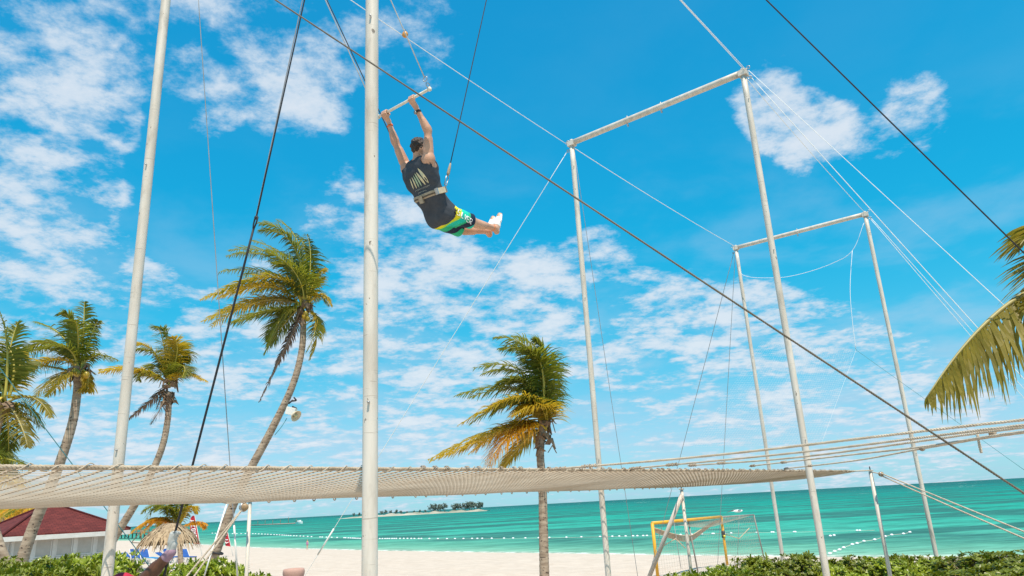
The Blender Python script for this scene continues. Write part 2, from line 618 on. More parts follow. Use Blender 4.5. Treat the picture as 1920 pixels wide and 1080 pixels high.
def sea_z(X, Y):
    d = -shore_dist(X, Y)
    w = np.clip(d / 40, 0, 1)
    far = np.clip((Y - 260) / 800, 0, 1)
    z = SEA + w * (1 - far) * hummock(X, Y, 0.10, 0.55, 9)
    # swell heaping up over the reef before the horizon
    z = z + far * w * hummock(X, Y * 0.6, 1.1, 0.02, 12)
    return z
rows = list(np.linspace(-60, 28, 12)) + list(np.geomspace(30, 12000, 420))
sea = grid_mesh('sea', rows, np.linspace(-1.7, 1.7, 260), sea_z, 'shore')
structure(sea)
def sea_material():
    m = bpy.data.materials.new('turquoise lagoon water')
    m.use_nodes = True
    nt = m.node_tree; L = nt.links.new
    nt.nodes.remove(nt.nodes['Principled BSDF'])
    bs = nt.nodes.new('ShaderNodeBsdfDiffuse')
    gl = nt.nodes.new('ShaderNodeBsdfGlossy')
    gl.inputs['Roughness'].default_value = 0.18
    mxs = nt.nodes.new('ShaderNodeMixShader')
    mxs.inputs[0].default_value = 0.05
    L(bs.outputs[0], mxs.inputs[1]); L(gl.outputs[0], mxs.inputs[2])
    L(mxs.outputs[0], nt.nodes['Material Output'].inputs[0])
    g = nt.nodes.new('ShaderNodeNewGeometry')
    at_ = nt.nodes.new('ShaderNodeAttribute'); at_.attribute_name = 'shore'
    def mth(op, a, b=None, clamp=False):
        n = nt.nodes.new('ShaderNodeMath'); n.operation = op; n.use_clamp = clamp
        for i, v in enumerate((a, b)):
            if v is None: continue
            if isinstance(v, (int, float)): n.inputs[i].default_value = v
            else: L(v, n.inputs[i])
        return n.outputs[0]
    def nz(sc, det, ro, mapscale=(1, 1, 1), rot=0.0, dist=0.0):
        mp = nt.nodes.new('ShaderNodeMapping'); mp.inputs['Scale'].default_value = mapscale; mp.inputs['Rotation'].default_value = (0, 0, rot)
        L(g.outputs['Position'], mp.inputs[0])
        n = nt.nodes.new('ShaderNodeTexNoise')
        n.inputs['Scale'].default_value = sc; n.inputs['Detail'].default_value = det; n.inputs['Roughness'].default_value = ro; n.inputs['Distortion'].default_value = dist
        L(mp.outputs[0], n.inputs['Vector'])
        return n.outputs[0]
    depth = mth('MULTIPLY', at_.outputs['Fac'], -1.0)
    wob = mth('MULTIPLY', mth('SUBTRACT', nz(0.02, 4, .6), 0.5), 40.0)
    dd = mth('MULTIPLY', mth('LOGARITHM', mth('MAXIMUM', mth('ADD', depth, mth('MULTIPLY', wob, mth('MINIMUM', mth('DIVIDE', depth, 60.0), 1.0))), 1.0), 10.0), 0.25)
    ramp = nt.nodes.new('ShaderNodeValToRGB')
    cr = ramp.color_ramp
    stops = [(0.0, (0.27, 0.43, 0.33)), (0.12, (0.19, 0.42, 0.31)), (0.26, (0.11, 0.38, 0.275)), (0.38, (0.055, 0.37, 0.285)), (0.47, (0.030, 0.345, 0.265)),
             (0.55, (0.014, 0.30, 0.235)), (0.63, (0.005, 0.27, 0.225)), (0.70, (0.001, 0.23, 0.21)), (0.755, (0.001, 0.145, 0.15)), (1.0, (0.001, 0.115, 0.135))]
    cr.elements[0].position = stops[0][0]; cr.elements[0].color = (*stops[0][1], 1)
    cr.elements[1].position = stops[-1][0]; cr.elements[1].color = (*stops[-1][1], 1)
    for p_, c_ in stops[1:-1]:
        e = cr.elements.new(p_); e.color = (*c_, 1)
    L(dd, ramp.inputs[0])
    # seagrass beds under the clear water: long dark patches along the shore
    pat = nz(0.035, 5, .58, (0.55, 1.5, 1), 0.45, 0.4)
    pm = nt.nodes.new('ShaderNodeMapRange'); pm.inputs[1].default_value = .45; pm.inputs[2].default_value = .54
    L(pat, pm.inputs[0])
    win = nt.nodes.new('ShaderNodeMapRange'); win.inputs[1].default_value = 4; win.inputs[2].default_value = 18
    L(depth, win.inputs[0])
    pf = mth('MULTIPLY', mth('MULTIPLY', pm.outputs[0], win.outputs[0]), 0.85)
    mx = nt.nodes.new('ShaderNodeMix'); mx.data_type = 'RGBA'
    mx.inputs[7].default_value = (0.034, 0.148, 0.135, 1)
    L(ramp.outputs[0], mx.inputs[6]); L(pf, mx.inputs[0])
    # light and shade of small waves, put into the water colour by noise
    rp = nz(0.55, 6, .65, (0.5, 1.6, 1), 0.35)
    rm = nt.nodes.new('ShaderNodeMapRange'); rm.inputs[1].default_value = .38; rm.inputs[2].default_value = .66; rm.inputs[3].default_value = .66; rm.inputs[4].default_value = 1.15
    L(rp, rm.inputs[0])
    hs = nt.nodes.new('ShaderNodeHueSaturation')
    L(mx.outputs[2], hs.inputs['Color']); L(rm.outputs[0], hs.inputs['Value'])
    # whitecaps over the outer reef
    wc = nz(0.06, 7, .72, (0.35, 1.0, 1), 0.1)
    wm = nt.nodes.new('ShaderNodeMapRange'); wm.inputs[1].default_value = .64; wm.inputs[2].default_value = .67
    L(wc, wm.inputs[0])
    reef = nt.nodes.new('ShaderNodeMapRange'); reef.inputs[1].default_value = 260; reef.inputs[2].default_value = 620
    L(depth, reef.inputs[0])
    mw = nt.nodes.new('ShaderNodeMix'); mw.data_type = 'RGBA'
    mw.inputs[7].default_value = (0.75, 0.8, 0.8, 1)
    L(hs.outputs[0], mw.inputs[6]); L(mth('MULTIPLY', wm.outputs[0], reef.outputs[0]), mw.inputs[0])
    # foam lip where the water runs out on the sand
    fo = nt.nodes.new('ShaderNodeMapRange'); fo.inputs[1].default_value = 1.6; fo.inputs[2].default_value = 0.2
    L(depth, fo.inputs[0])
    fn = nt.nodes.new('ShaderNodeMapRange'); fn.inputs[1].default_value = .46; fn.inputs[2].default_value = .56
    L(nz(0.9, 5, .6), fn.inputs[0])
    mf = nt.nodes.new('ShaderNodeMix'); mf.data_type = 'RGBA'
    mf.inputs[7].default_value = (0.78, 0.80, 0.76, 1)
    L(mw.outputs[2], mf.inputs[6]); L(mth('MULTIPLY', fo.outputs[0], fn.outputs[0]), mf.inputs[0])
    L(mf.outputs[2], bs.inputs['Color'])
    bp = nt.nodes.new('ShaderNodeBump'); bp.inputs['Strength'].default_value = .5; bp.inputs['Distance'].default_value = .25
    L(nz(0.9, 6, .6, (0.6, 1.4, 1), 0.35), bp.inputs['Height']); L(bp.outputs[0], bs.inputs['Normal']); L(bp.outputs[0], gl.inputs['Normal'])
    return m
sea.data.materials.append(sea_material())

# ------------------------------------------------------------------ common materials
def pole_material():
    m = bpy.data.materials.new('scuffed white painted steel')
    m.use_nodes = True
    nt = m.node_tree; L = nt.links.new
    bs = nt.nodes['Principled BSDF']; bs.inputs['Roughness'].default_value = .5
    tc_ = nt.nodes.new('ShaderNodeTexCoord')
    def nz(sc, det, stretch, lo_, hi_):
        mp = nt.nodes.new('ShaderNodeMapping'); mp.inputs['Scale'].default_value = stretch
        L(tc_.outputs['Object'], mp.inputs[0])
        n = nt.nodes.new('ShaderNodeTexNoise'); n.inputs['Scale'].default_value = sc; n.inputs['Detail'].default_value = det; n.inputs['Roughness'].default_value = .6
        L(mp.outputs[0], n.inputs['Vector'])
        r = nt.nodes.new('ShaderNodeMapRange'); r.inputs[1].default_value = lo_; r.inputs[2].default_value = hi_
        L(n.outputs[0], r.inputs[0]); return r.outputs[0]
    def mix(fac, a, b, k=1.0):
        mx = nt.nodes.new('ShaderNodeMix'); mx.data_type = 'RGBA'
        if isinstance(a, tuple): mx.inputs[6].default_value = (*a, 1)
        else: L(a, mx.inputs[6])
        mx.inputs[7].default_value = (*b, 1)
        if k != 1.0:
            q = nt.nodes.new('ShaderNodeMath'); q.operation = 'MULTIPLY'; q.inputs[1].default_value = k
            L(fac, q.inputs[0]); fac = q.outputs[0]
        L(fac, mx.inputs[0]); return mx.outputs[2]
    c = mix(nz(2.0, 6, (4, 4, .7), .38, .64), (.64, .585, .51), (.52, .46, .385))
    c = mix(nz(7.0, 5, (1, 1, .35), .56, .68), c, (.36, .31, .25), .55)       # grime runs
    c = mix(nz(22.0, 3, (1, 1, .5), .685, .71), c, (.10, .075, .055), .85)     # chips and rust specks
    c = mix(nz(9.0, 2, (.4, .4, 7), .66, .69), c, (.30, .25, .20), .6)         # scuff rings
    L(c, bs.inputs['Base Color'])
    return m
WHITE = MATS['white painted steel'] = pole_material()
_unused = mat('white painted steel', (0.66, 0.60, 0.52), 0.5, color2=(0.53, 0.465, 0.385), vscale=2.2, bump=0.06, bscale=12, stretch=(3, 3, .6))
STEEL = mat('galvanised steel', (0.42, 0.42, 0.42), 0.4, metal=0.8, var=.2)
ROPEM = mat('weathered beige rope', (0.60, 0.51, 0.40), 0.9, color2=(0.42, 0.34, 0.25), vscale=9, bump=.3, bscale=90)
NETM = mat('sun lit-tone netting cord', (0.56, 0.465, 0.36), 0.9, color2=(0.45, 0.36, 0.265), vscale=3)
LINEW = mat('white braided line', (0.80, 0.79, 0.76), 0.7, var=.12, vscale=10)
LINEG = mat('thin grey wire', (0.30, 0.31, 0.32), 0.5, var=.2)
BLACKR = mat('black braided rope', (0.018, 0.018, 0.022), 0.7, var=.3, vscale=20)
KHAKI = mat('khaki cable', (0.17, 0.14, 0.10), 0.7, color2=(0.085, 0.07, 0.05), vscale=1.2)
LASH = mat('brown lashing twine', (0.20, 0.14, 0.09), 0.9, color2=(0.5, 0.42, 0.33), vscale=14)
WOODD = mat('weathered timber', (0.24, 0.17, 0.11), 0.85, color2=(0.14, 0.10, 0.07), vscale=5, bump=.3)

# ------------------------------------------------------------------ far islet, pier, dock
def leafy_blob(n, r, seed, size, flat=1.0):
    """a crown of many small leaf faces spread through an uneven volume"""
    r_ = random.Random(seed)
    V = []; F = []
    lob = [(Vector((r_.uniform(-.6, .6) * r[0], r_.uniform(-.6, .6) * r[1], r_.uniform(-.5, .6) * r[2])), r_.uniform(.35, .6)) for _ in range(7)]
    for _ in range(n):
        c, k = r_.choice(lob)
        d = Vector((r_.gauss(0, 1), r_.gauss(0, 1), r_.gauss(0, 1))).normalized() * (r_.random() ** .4)
        p = c + Vector((d.x * r[0] * k, d.y * r[1] * k, d.z * r[2] * k))
        a = Vector((r_.gauss(0, 1), r_.gauss(0, 1), r_.gauss(0, 1))).normalized()
        b = a.orthogonal().normalized()
        s_ = size * r_.uniform(.6, 1.3)
        i = len(V)
        V += [p - a * s_, p + b * s_ * .5, p + a * s_, p - b * s_ * .5]
        F.append((i, i + 1, i + 2, i + 3))
    return V, F
ISLE_Y = 900.0
def sea_at(x, Y):
    p = at(x, 960, Y); p.z = SEA; return p
isl = MB()
pts = []
nx = 60
for i in range(nx + 1):
    x = 640 + (915 - 640) * i / nx
    edge = min(1, i / 8, (nx - i) / 5)
    base = sea_at(x, ISLE_Y)
    hgt = edge * (2.1 + .8 * math.sin(i * .7) + .5 * math.sin(i * 1.7))
    pts.append((base, hgt))
V = []; F = []
for (b, hg) in pts:
    for (dy, k) in ((-30, -0.4), (-24, .25), (-8, .8), (8, 1.0), (40, .7), (70, -.4)):
        V.append(b + Vector((0, dy, k * max(hg, .3))))
for i in range(nx):
    for k in range(5):
        a_ = i * 6 + k
        F.append((a_, a_ + 6, a_ + 7, a_ + 1))
isl.add(V, F)
o = structure(isl.build('islet', mat('islet sand and scrub', (0.52, 0.46, 0.37), .9, color2=(0.17, 0.20, 0.13), vscale=.03)))
FARLEAF = mat('haze-paled casuarina foliage', (0.105, 0.145, 0.115), .8, var=.3, vscale=.4)  # leaf colour lightened to carry the haze of distance
FARBARK = mat('far bark', (0.16, 0.13, 0.10), .9)
protoV = [leafy_blob(260, (4.5, 4.5, 4.6), 40 + k, 0.95) for k in range(4)]
crown_me = []
for k, (V, F) in enumerate(protoV):
    o = MB().add(V, F).build('crown', FARLEAF, None, False, (0, 0, 0)); crown_me.append(o.data); bpy.data.objects.remove(o)
tt = MB().tube([(0, 0, 0), (.15, 0, 4), (0, .1, 9)], [.35, .28, .15], 6).build('trunk', FARBARK, None, True, (0, 0, 0)); trunk_me = tt.data; bpy.data.objects.remove(tt)
r0 = random.Random(8)
spots = []
for x in np.linspace(664, 706, 6): spots.append((x, .55, 'low grove at the far islet left tip'))
for x in np.linspace(716, 742, 4): spots.append((x, .6, 'sparse row left of the far islet groves'))
for x in np.linspace(752, 796, 5): spots.append((x, .42, 'small row along the far islet sand'))
for x in np.linspace(808, 834, 5): spots.append((x, 1.05, 'tall middle grove of the far islet'))
for x in np.linspace(850, 902, 10): spots.append((x, 1.08, 'dense right grove of the far islet'))
cnt = {}
ORD = ['first', 'second', 'third', 'fourth', 'fifth', 'sixth', 'seventh', 'eighth', 'ninth', 'tenth', 'eleventh', 'twelfth', 'thirteenth', 'fourteenth', 'fifteenth', 'sixteenth', 'seventeenth', 'eighteenth', 'nineteenth', 'twentieth']
for i, (x, s, where) in enumerate(spots):
    p = sea_at(x + r0.uniform(-2, 2), ISLE_Y + r0.uniform(-4, 24))
    p.z = SEA + 1.6
    k = cnt.get(where, 0); cnt[where] = k + 1
    t = thing('shore_tree', ORD[k] + ' tree from left in the ' + where, 'tree', p, 'trees on the far islet')
    s *= r0.uniform(.72, 1.0)
    for nm, me, z in (('trunk', trunk_me, 0), ('crown', crown_me[i % 4], 6.2 * s)):
        c = bpy.data.objects.new(nm, me); COL.objects.link(c); c.parent = t
        c.location = (0, 0, z); c.scale = (s * 1.05, s, s)
# pier far along the beach on the left
pA = at(180, 990, 330); pB = at(318, 985, 250)
pA.z = SEA; pB.z = SEA
pr = thing('pier', 'long dark timber pier on piles out over the water behind the palapa', 'pier', (pA + pB) / 2)
dk = MB().bar(pA + Vector((0, 0, 2.0)), pB + Vector((0, 0, 2.0)), 3.0, .35).build('deck', WOODD, pr)
MB().bar(pA + Vector((0, 0, 3.1)), pB + Vector((0, 0, 3.1)), .2, .15).build('handrail', WOODD, pr)
for i in range(20):
    q = pA.lerp(pB, (i + .5) / 20)
    MB().tube([q + Vector((0, 0, -1.5)), q + Vector((0, 0, 3.1 + (.9 if i % 5 == 0 else 0)))], .22, 6).build('pile', WOODD, pr)
# floating dock with a white launch lying at its end
dA = at(470, 979, 560); dB = at(556, 976, 520)
dA.z = dB.z = SEA
dock = thing('floating_dock', 'low grey swim dock with posts far out on the water', 'dock', (dA + dB) / 2)
MB().bar(dA + Vector((0, 0, .45)), dB + Vector((0, 0, .45)), 3.2, .7).build('deck', mat('grey dock planks', (.36, .31, .27), .85, var=.3, vscale=.5), dock)
for i in range(7):
    q = dA.lerp(dB, i / 6)
    MB().tube([q, q + Vector((0, 0, 3.4 if i not in (5,) else 5.0))], .16, 6).build('post', WOODD, dock)
bt = thing('motor_launch', 'small white motor launch moored at the end of the swim dock', 'boat', dB + (dB - dA).normalized() * 3 + Vector((0, 0, 0)))
bx = (dB - dA).normalized(); by = Vector((-bx.y, bx.x, 0)); bo = world_loc(bt)
V = []; F = []
secs = [(-4.5, 1.0, 1.1), (-2, 1.25, 1.15), (1, 1.2, 1.3), (3.2, .7, 1.55), (4.6, .05, 1.8)]
for (l, w, hh) in secs:
    for (k, z) in ((-1, hh), (-.7, 0.0), (0, -.3), (.7, 0.0), (1, hh)):
        V.append(bo + bx * l + by * (w * k) + Vector((0, 0, z)))
for i in range(4):
    for k in range(4):
        a_ = i * 5 + k; F.append((a_, a_ + 1, a_ + 6, a_ + 5))
    F.append((i * 5 + 4, i * 5, i * 5 + 5, i * 5 + 9))
F.append((0, 1, 2, 3, 4))
BOATW = mat('white gelcoat', (.78, .78, .77), .3)
MB().add(V, F).build('hull', BOATW, bt, False)
MB().box(bo + bx * .4 + Vector((0, 0, 1.9)), (2.4, 1.5, 1.1), Matrix((bx, by, Vector((0, 0, 1)))).transposed()).build('cabin', BOATW, bt, False)
MB().box(bo - bx * 4.7 + Vector((0, 0, 1.0)), (.4, .5, 1.2), Matrix((bx, by, Vector((0, 0, 1)))).transposed()).build('outboard', BLACKR, bt, False)

# swim line of white floats
BUOYM = mat('white float plastic', (.8, .8, .79), .35)
BUOYR = mat('float line', (.55, .52, .42), .8)
path = [(395, 1000), (440, 1001), (478, 1001), (520, 1003), (545, 1004.5), (590, 1007), (640, 1008.5), (690, 1010.5), (760, 1010), (830, 1010.5), (900, 1010), (1000, 1009), (1100, 1007), (1200, 1005), (1290, 1002.5), (1400, 999), (1500, 997.5), (1560, 996), (1640, 994)]
pp = [atz(x, y, SEA + .02) for x, y in path]
sp = spline(pp, 10)
sl = MB().tube([p + Vector((0, 0, -.02)) for p in sp], .035, 4).build('float_line', BUOYR)
tag(sl, 'long swim line running across the lagoon with white floats strung on it', 'rope')
bpx = [398, 404, 411, 419, 427, 436, 444, 452, 460, 466, 474, 479, 485, 491, 497, 502, 508, 514, 519, 524, 529, 533, 537, 541, 545, 551, 556, 563, 569, 577, 584, 600, 604, 612, 622, 632, 645, 648, 653, 657, 661, 664, 667, 671, 675, 712, 717, 722, 726, 730, 735, 739, 743, 750, 757, 764, 771, 777, 785, 790, 805, 821, 838, 853, 869, 885, 895, 904, 922, 945, 962, 985, 1010, 1030, 1062, 1090, 1125, 1148, 1161, 1173, 1187, 1195, 1206, 1213, 1250, 1258, 1267, 1276, 1297, 1316, 1336, 1338, 1358, 1371, 1419, 1447, 1450, 1489, 1491]
PX = np.array([p[0] for p in path]); PYv = np.array([p[1] for p in path])
bo_ = MB().sphere((0, 0, 0), (.30, .22, .2), 8, 6).build('buoy', BUOYM, None, True, (0, 0, 0)); buoy_me = bo_.data; bpy.data.objects.remove(bo_)
def buoy(x, y, label, grp, s=1.0):
    p = atz(x, y, SEA + .08)
    b = bpy.data.objects.new('swim_float', buoy_me); COL.objects.link(b)
    b.location = p; s *= 0.38 + p.y / 450; b.scale = (s, s, s)
    tag(b, label, 'buoy', grp)
for x in bpx:
    buoy(x, float(np.interp(x, PX, PYv)), 'small white float on the long swim line across the lagoon', 'floats on the long swim line')
p2 = [(1556, 1038), (1565, 1034), (1574, 1031), (1582, 1027), (1598, 1021), (1607, 1019), (1620, 1015), (1640, 1012), (1660, 1006), (1672, 1003), (1694, 1001), (1706, 998)]
sl2 = MB().tube(spline([atz(x, y, SEA + .01) for x, y in p2], 4), .03, 4).build('float_line', BUOYR)
tag(sl2, 'short swim line slanting to the beach behind the right dune shrubs', 'rope')
for x, y in p2:
    buoy(x, y, 'small white float on the short slanting swim line by the dune shrubs', 'floats on the slanting swim line')
for x, y, lb in ((1564, 1004, 'lone white float left of the thin net post near the dune'), (1607, 995, 'white float in the pair left of the net post'), (1612, 995, 'white float in the pair left of the net post'), (1557, 1005, 'white float beside the tall right pole')):
    buoy(x, y, lb, 'stray floats' if 'pair' not in lb else 'pair of floats')
# ------------------------------------------------------------------ palms
def leafmat(name, c1, c2, tr=.48):
    return mat(name, c1, .5, color2=c2, vscale=2.6, trans=tr, perobj=.16, spec=.35)
LF = {'g': leafmat('green palm frond', (0.20, 0.205, 0.018), (0.065, 0.088, 0.011)),
      'y': leafmat('yellow green palm frond', (0.47, 0.32, 0.018), (0.20, 0.165, 0.014)),
      'o': leafmat('golden old palm frond', (0.62, 0.32, 0.020), (0.34, 0.19, 0.02)),
      'd': leafmat('olive brown palm frond', (0.27, 0.215, 0.024), (0.11, 0.10, 0.014), .42),
      'b': leafmat('dry brown palm frond', (0.20, 0.125, 0.075), (0.10, 0.062, 0.042), .1)}
RACH = {'d': mat('pale olive frond stem', (0.34, 0.28, 0.10), .5), 'g': mat('green frond stem', (0.42, 0.34, 0.05), .5), 'y': mat('yellow frond stem', (0.58, 0.42, 0.05), .5), 'o': mat('golden frond stem', (0.46, 0.27, 0.05), .5), 'b': mat('dry frond stem', (0.22, 0.14, 0.09), .7)}
def bark_material():
    m = bpy.data.materials.new('ringed palm bark')
    m.use_nodes = True
    nt = m.node_tree; L = nt.links.new
    bs = nt.nodes['Principled BSDF']; bs.inputs['Roughness'].default_value = .9; bs.inputs['Specular IOR Level'].default_value = .2
    tc_ = nt.nodes.new('ShaderNodeTexCoord')
    def nz(sc, det, stretch):
        mp = nt.nodes.new('ShaderNodeMapping'); mp.inputs['Scale'].default_value = stretch
        L(tc_.outputs['Object'], mp.inputs[0])
        n = nt.nodes.new('ShaderNodeTexNoise'); n.inputs['Scale'].default_value = sc; n.inputs['Detail'].default_value = det
        L(mp.outputs[0], n.inputs['Vector']); return n.outputs[0]
    mx = nt.nodes.new('ShaderNodeMix'); mx.data_type = 'RGBA'
    mx.inputs[6].default_value = (0.42, 0.33, 0.245, 1); mx.inputs[7].default_value = (0.24, 0.175, 0.125, 1)
    mr = nt.nodes.new('ShaderNodeMapRange'); mr.inputs[1].default_value = .36; mr.inputs[2].default_value = .64
    L(nz(3.0, 6, (1, 1, 4.5)), mr.inputs[0]); L(mr.outputs[0], mx.inputs[0])
    mx2 = nt.nodes.new('ShaderNodeMix'); mx2.data_type = 'RGBA'; mx2.inputs[7].default_value = (0.07, 0.05, 0.04, 1)
    mr2 = nt.nodes.new('ShaderNodeMapRange'); mr2.inputs[1].default_value = .60; mr2.inputs[2].default_value = .66
    L(nz(11, 3, (1, 1, 1.6)), mr2.inputs[0]); L(mr2.outputs[0], mx2.inputs[0]); L(mx.outputs[2], mx2.inputs[6])
    L(mx2.outputs[2], bs.inputs['Base Color'])
    return m
BARK = bark_material()
HUSK = mat('fibrous palm sheath', (0.30, 0.20, 0.125), .95, color2=(0.17, 0.115, 0.075), vscale=7, bump=.5)
COCO = mat('yellow coconut', (0.46, 0.26, 0.015), .4, color2=(0.28, 0.22, 0.02), vscale=5)
def frond(parent, P0, P1, P2, kind, seed, leaf=0.8, n=50, wind=Vector((-0.30, .05, 0)), grav=.75, width=.034, r0=.036, curl=1.15, tf=1.0):
    r_ = random.Random(seed)
    mb = MB(); rb = MB()
    N = 30
    pts = bez(P0, P1, P2, N)
    rb.tube(pts, [r0 * (1 - .85 * i / N) for i in range(N + 1)], 5)
    upv = Vector((0, 0, 1))
    for i in range(n):
        u = .13 + .87 * (i + .5) / n
        k = min(N - 1, int(u * N)); ft = u * N - k
        p = pts[k].lerp(pts[k + 1], ft)
        T = (pts[min(N, k + 1)] - pts[max(0, k - 1)]).normalized()
        S = T.cross(upv)
        S = S.normalized() if S.length > .15 else T.orthogonal().normalized()
        Nn = S.cross(T).normalized()
        L = leaf * (math.sin(PI * min(1, .18 + u * .80)) ** .55) * r_.uniform(.72, 1.12)
        if u > .9:
            L *= .8
        for sg in (-1, 1):
            if r_.random() < .05:
                continue
            d = (S * sg * (.95 - .25 * u) * (.4 + .6 * tf) + T * (.24 + .46 * u) * tf + Nn * r_.uniform(.0, .22) * tf - upv * (1 - tf)).normalized()
            d = (d + Vector((r_.gauss(0, .11), r_.gauss(0, .11), r_.gauss(0, .11)))).normalized()
            q = p.copy()
            m_ = 5
            cen = [q.copy()]
            for j in range(m_):
                d = (d + (wind + Vector((0, 0, -grav))) * (.17 * curl * (j + 1) / 3)).normalized()
                q = q + d * (L / m_)
                cen.append(q.copy())
            wj = [.45, 1, 1.0, .8, .5, .05]
            base = len(mb.v)
            for j, c_ in enumerate(cen):
                dd = (cen[min(j + 1, m_)] - cen[max(j - 1, 0)]).normalized()
                W = (T - dd * T.dot(dd))
                W = W.normalized() if W.length > .1 else dd.orthogonal().normalized()
                W = (W + Nn * .5 * sg).normalized()
                mb.v.append(tuple(c_ + W * (width * .5 * wj[j]))); mb.v.append(tuple(c_ - W * (width * .5 * wj[j])))
            for j in range(m_):
                a_ = base + 2 * j
                mb.f.append((a_, a_ + 1, a_ + 3, a_ + 2))
    fo = mb.build('frond', LF[kind], parent, False)
    rb.build('midrib', RACH[kind], fo)
    return fo
def trunk_mesh(pts, r_bot, r_top, seed, step=.045, base_flare=1.25):
    r_ = random.Random(seed)
    sp_ = spline(pts, 24)
    L = [0]
    for i in range(1, len(sp_)): L.append(L[-1] + (sp_[i] - sp_[i - 1]).length)
    tot = L[-1]; n = int(tot / step)
    P = []; Rr = []
    j = 0; nxt = 0.0; bulge = 0
    ring = 0.0; per = .11
    for i in range(n + 1):
        l = tot * i / n
        while j < len(sp_) - 2 and L[j + 1] < l: j += 1
        p = sp_[j].lerp(sp_[j + 1], (l - L[j]) / max(1e-9, L[j + 1] - L[j]))
        u = l / tot
        r = r_bot + (r_top - r_bot) * u
        if u < .08: r *= 1 + (base_flare - 1) * (1 - u / .08)
        ring += step
        if ring > per: ring = 0; per = r_.uniform(.08, .14)
        r *= 1 + .055 * (1 - ring / per) - .02 + r_.uniform(-.008, .008)
        P.append(p); Rr.append(r)
    return MB().tube(P, Rr, 12)
def palm(label, trunk_px, Y, rb, rt_, C, fronds, seed, leaf=.92, n=54, nuts=(), husk=0, wind=Vector((-0.26, .05, 0)), grav=.95, dense=1, tf=1.0, group='palms leaning in the trade wind', jitter=.6, width=.036, base_extra=None):
    r_ = random.Random(seed)
    tp = [at(x, y, Y + (dy[0] if dy else 0)) for (x, y, *dy) in trunk_px]
    b = tp[0].copy()
    g = ground(b.x, b.y)
    if b.z > g - .1:
        d = (tp[0] - tp[1]).normalized()
        if d.z > -.3: d = Vector((d.x * .3, d.y * .3, -1)).normalized()
        ext = tp[0] + d * ((b.z - g + .15) / -d.z)
        tp = [ext] + tp
    base = Vector((tp[0].x, tp[0].y, ground(tp[0].x, tp[0].y)))
    t = thing('coconut_palm', label, 'palm tree', base, group)
    trunk_mesh(tp, rb, rt_, seed).build('trunk', BARK, t)
    Cw = at(C[0], C[1], Y)
    for i, fr in enumerate(fronds):
        (c1, tip, kind) = fr[:3]
        dyt = fr[3] if len(fr) > 3 else r_.uniform(-1, 1) * 1.2
        lf = fr[4] if len(fr) > 4 else leaf
        tfi = fr[5] if len(fr) > 5 else tf
        wi = wind if len(fr) < 7 else fr[6]
        P1 = at(c1[0], c1[1], Y + dyt * .5); P2 = at(tip[0], tip[1], Y + dyt)
        off = Vector((r_.uniform(-.12, .12), r_.uniform(-.12, .12), r_.uniform(-.15, .1)))
        frond(t, Cw + off, P1, P2, kind, seed * 100 + i, lf, n, wi if kind != 'b' else wind * .4, grav if kind != 'b' else 1.1, width, curl=.7 if len(fr) > 6 else (1.15 if tfi == 1 else 2.0), tf=tfi)
        for e in range(dense - 1):     # younger fronds hidden among the outer ones
            j = Vector((r_.uniform(-1, 1), r_.uniform(-1.6, 1.6), r_.uniform(-.7, .7))) * jitter
            j2 = Vector((r_.uniform(-1, 1), r_.uniform(-1.6, 1.6), r_.uniform(-.7, .5))) * jitter
            if kind == 'b': continue
            frond(t, Cw + off, P1 + j, Cw.lerp(P2, r_.uniform(.75, .95)) + j2, kind if kind in 'go' else r_.choice('gy'), seed * 100 + 50 + i * 3 + e, lf, n, wind, grav, width)
    if husk:
        for k in range(husk):
            an = r_.uniform(0, 2 * PI)
            o_ = Vector((math.cos(an), math.sin(an), 0))
            z0 = r_.uniform(-.75, .15) * (husk / 16)
            p0 = Cw + Vector((0, 0, z0)) + o_ * (rt_ * .8)
            w = r_.uniform(.10, .2); ln = r_.uniform(.3, .65)
            side = Vector((-o_.y, o_.x, 0))
            p1 = p0 + o_ * .16 + Vector((0, 0, ln * .45)) + wind * .05
            p2 = p0 + o_ * r_.uniform(.22, .36) + Vector((0, 0, -ln * r_.uniform(-.2, .6)))
            V = [p0 - side * w, p0 + side * w, p1 + side * w * .7, p1 - side * w * .7, p2 + side * .02, p2 - side * .02]
            V += [v - o_ * .025 for v in V]
            MB().add(V, [(0, 1, 2, 3), (3, 2, 4, 5), (7, 6, 9, 8), (8, 9, 11, 10), (0, 3, 9, 6), (1, 7, 8, 2), (3, 5, 11, 9), (2, 8, 10, 4)]).build('leaf_sheath', HUSK, t, False)
    for (x, y) in nuts:
        p = at(x, y, Y - .3)
        MB().sphere(p, (.085, .085, .105), 10, 8).build('coconut', COCO, t)
    return t
P1 = palm('tall leaning coconut palm left of the central pole with a floodlight on its trunk',
     [(372, 1120), (400, 1048), (445, 928), (508, 808), (548, 724), (566, 655), (569, 590)], 26, .165, .105, (571, 576),
     [((572, 420), (486, 418), 'g', -.8), ((584, 440), (520, 413), 'g', .5), ((558, 450), (428, 470), 'g', .6), ((548, 488), (410, 510), 'g', 1.0), ((548, 470), (380, 560), 'y', -1),
      ((530, 500), (376, 562), 'y', -.6), ((520, 528), (378, 604), 'y', .2), ((525, 545), (396, 596), 'g', .8), ((520, 565), (430, 606), 'g', -1), ((545, 560), (496, 664), 'g', -.3), ((540, 590), (506, 648), 'g', .9),
      ((556, 610), (486, 754), 'b', -.3, .5), ((545, 640), (515, 690), 'b', .6, .4), ((592, 500), (610, 508), 'y', .4, .5), ((606, 528), (622, 574), 'y', -.2, .5), ((616, 590), (580, 674), 'y', 0, .55),
      ((556, 462), (470, 452), 'g', 1.6), ((560, 510), (452, 540), 'g', 1.4), ((572, 500), (498, 470), 'g', -1.5), ((590, 470), (575, 440), 'g', .2, .6)],
     11, nuts=((570, 594), (577, 598), (573, 588)), husk=10, dense=2, jitter=.3)
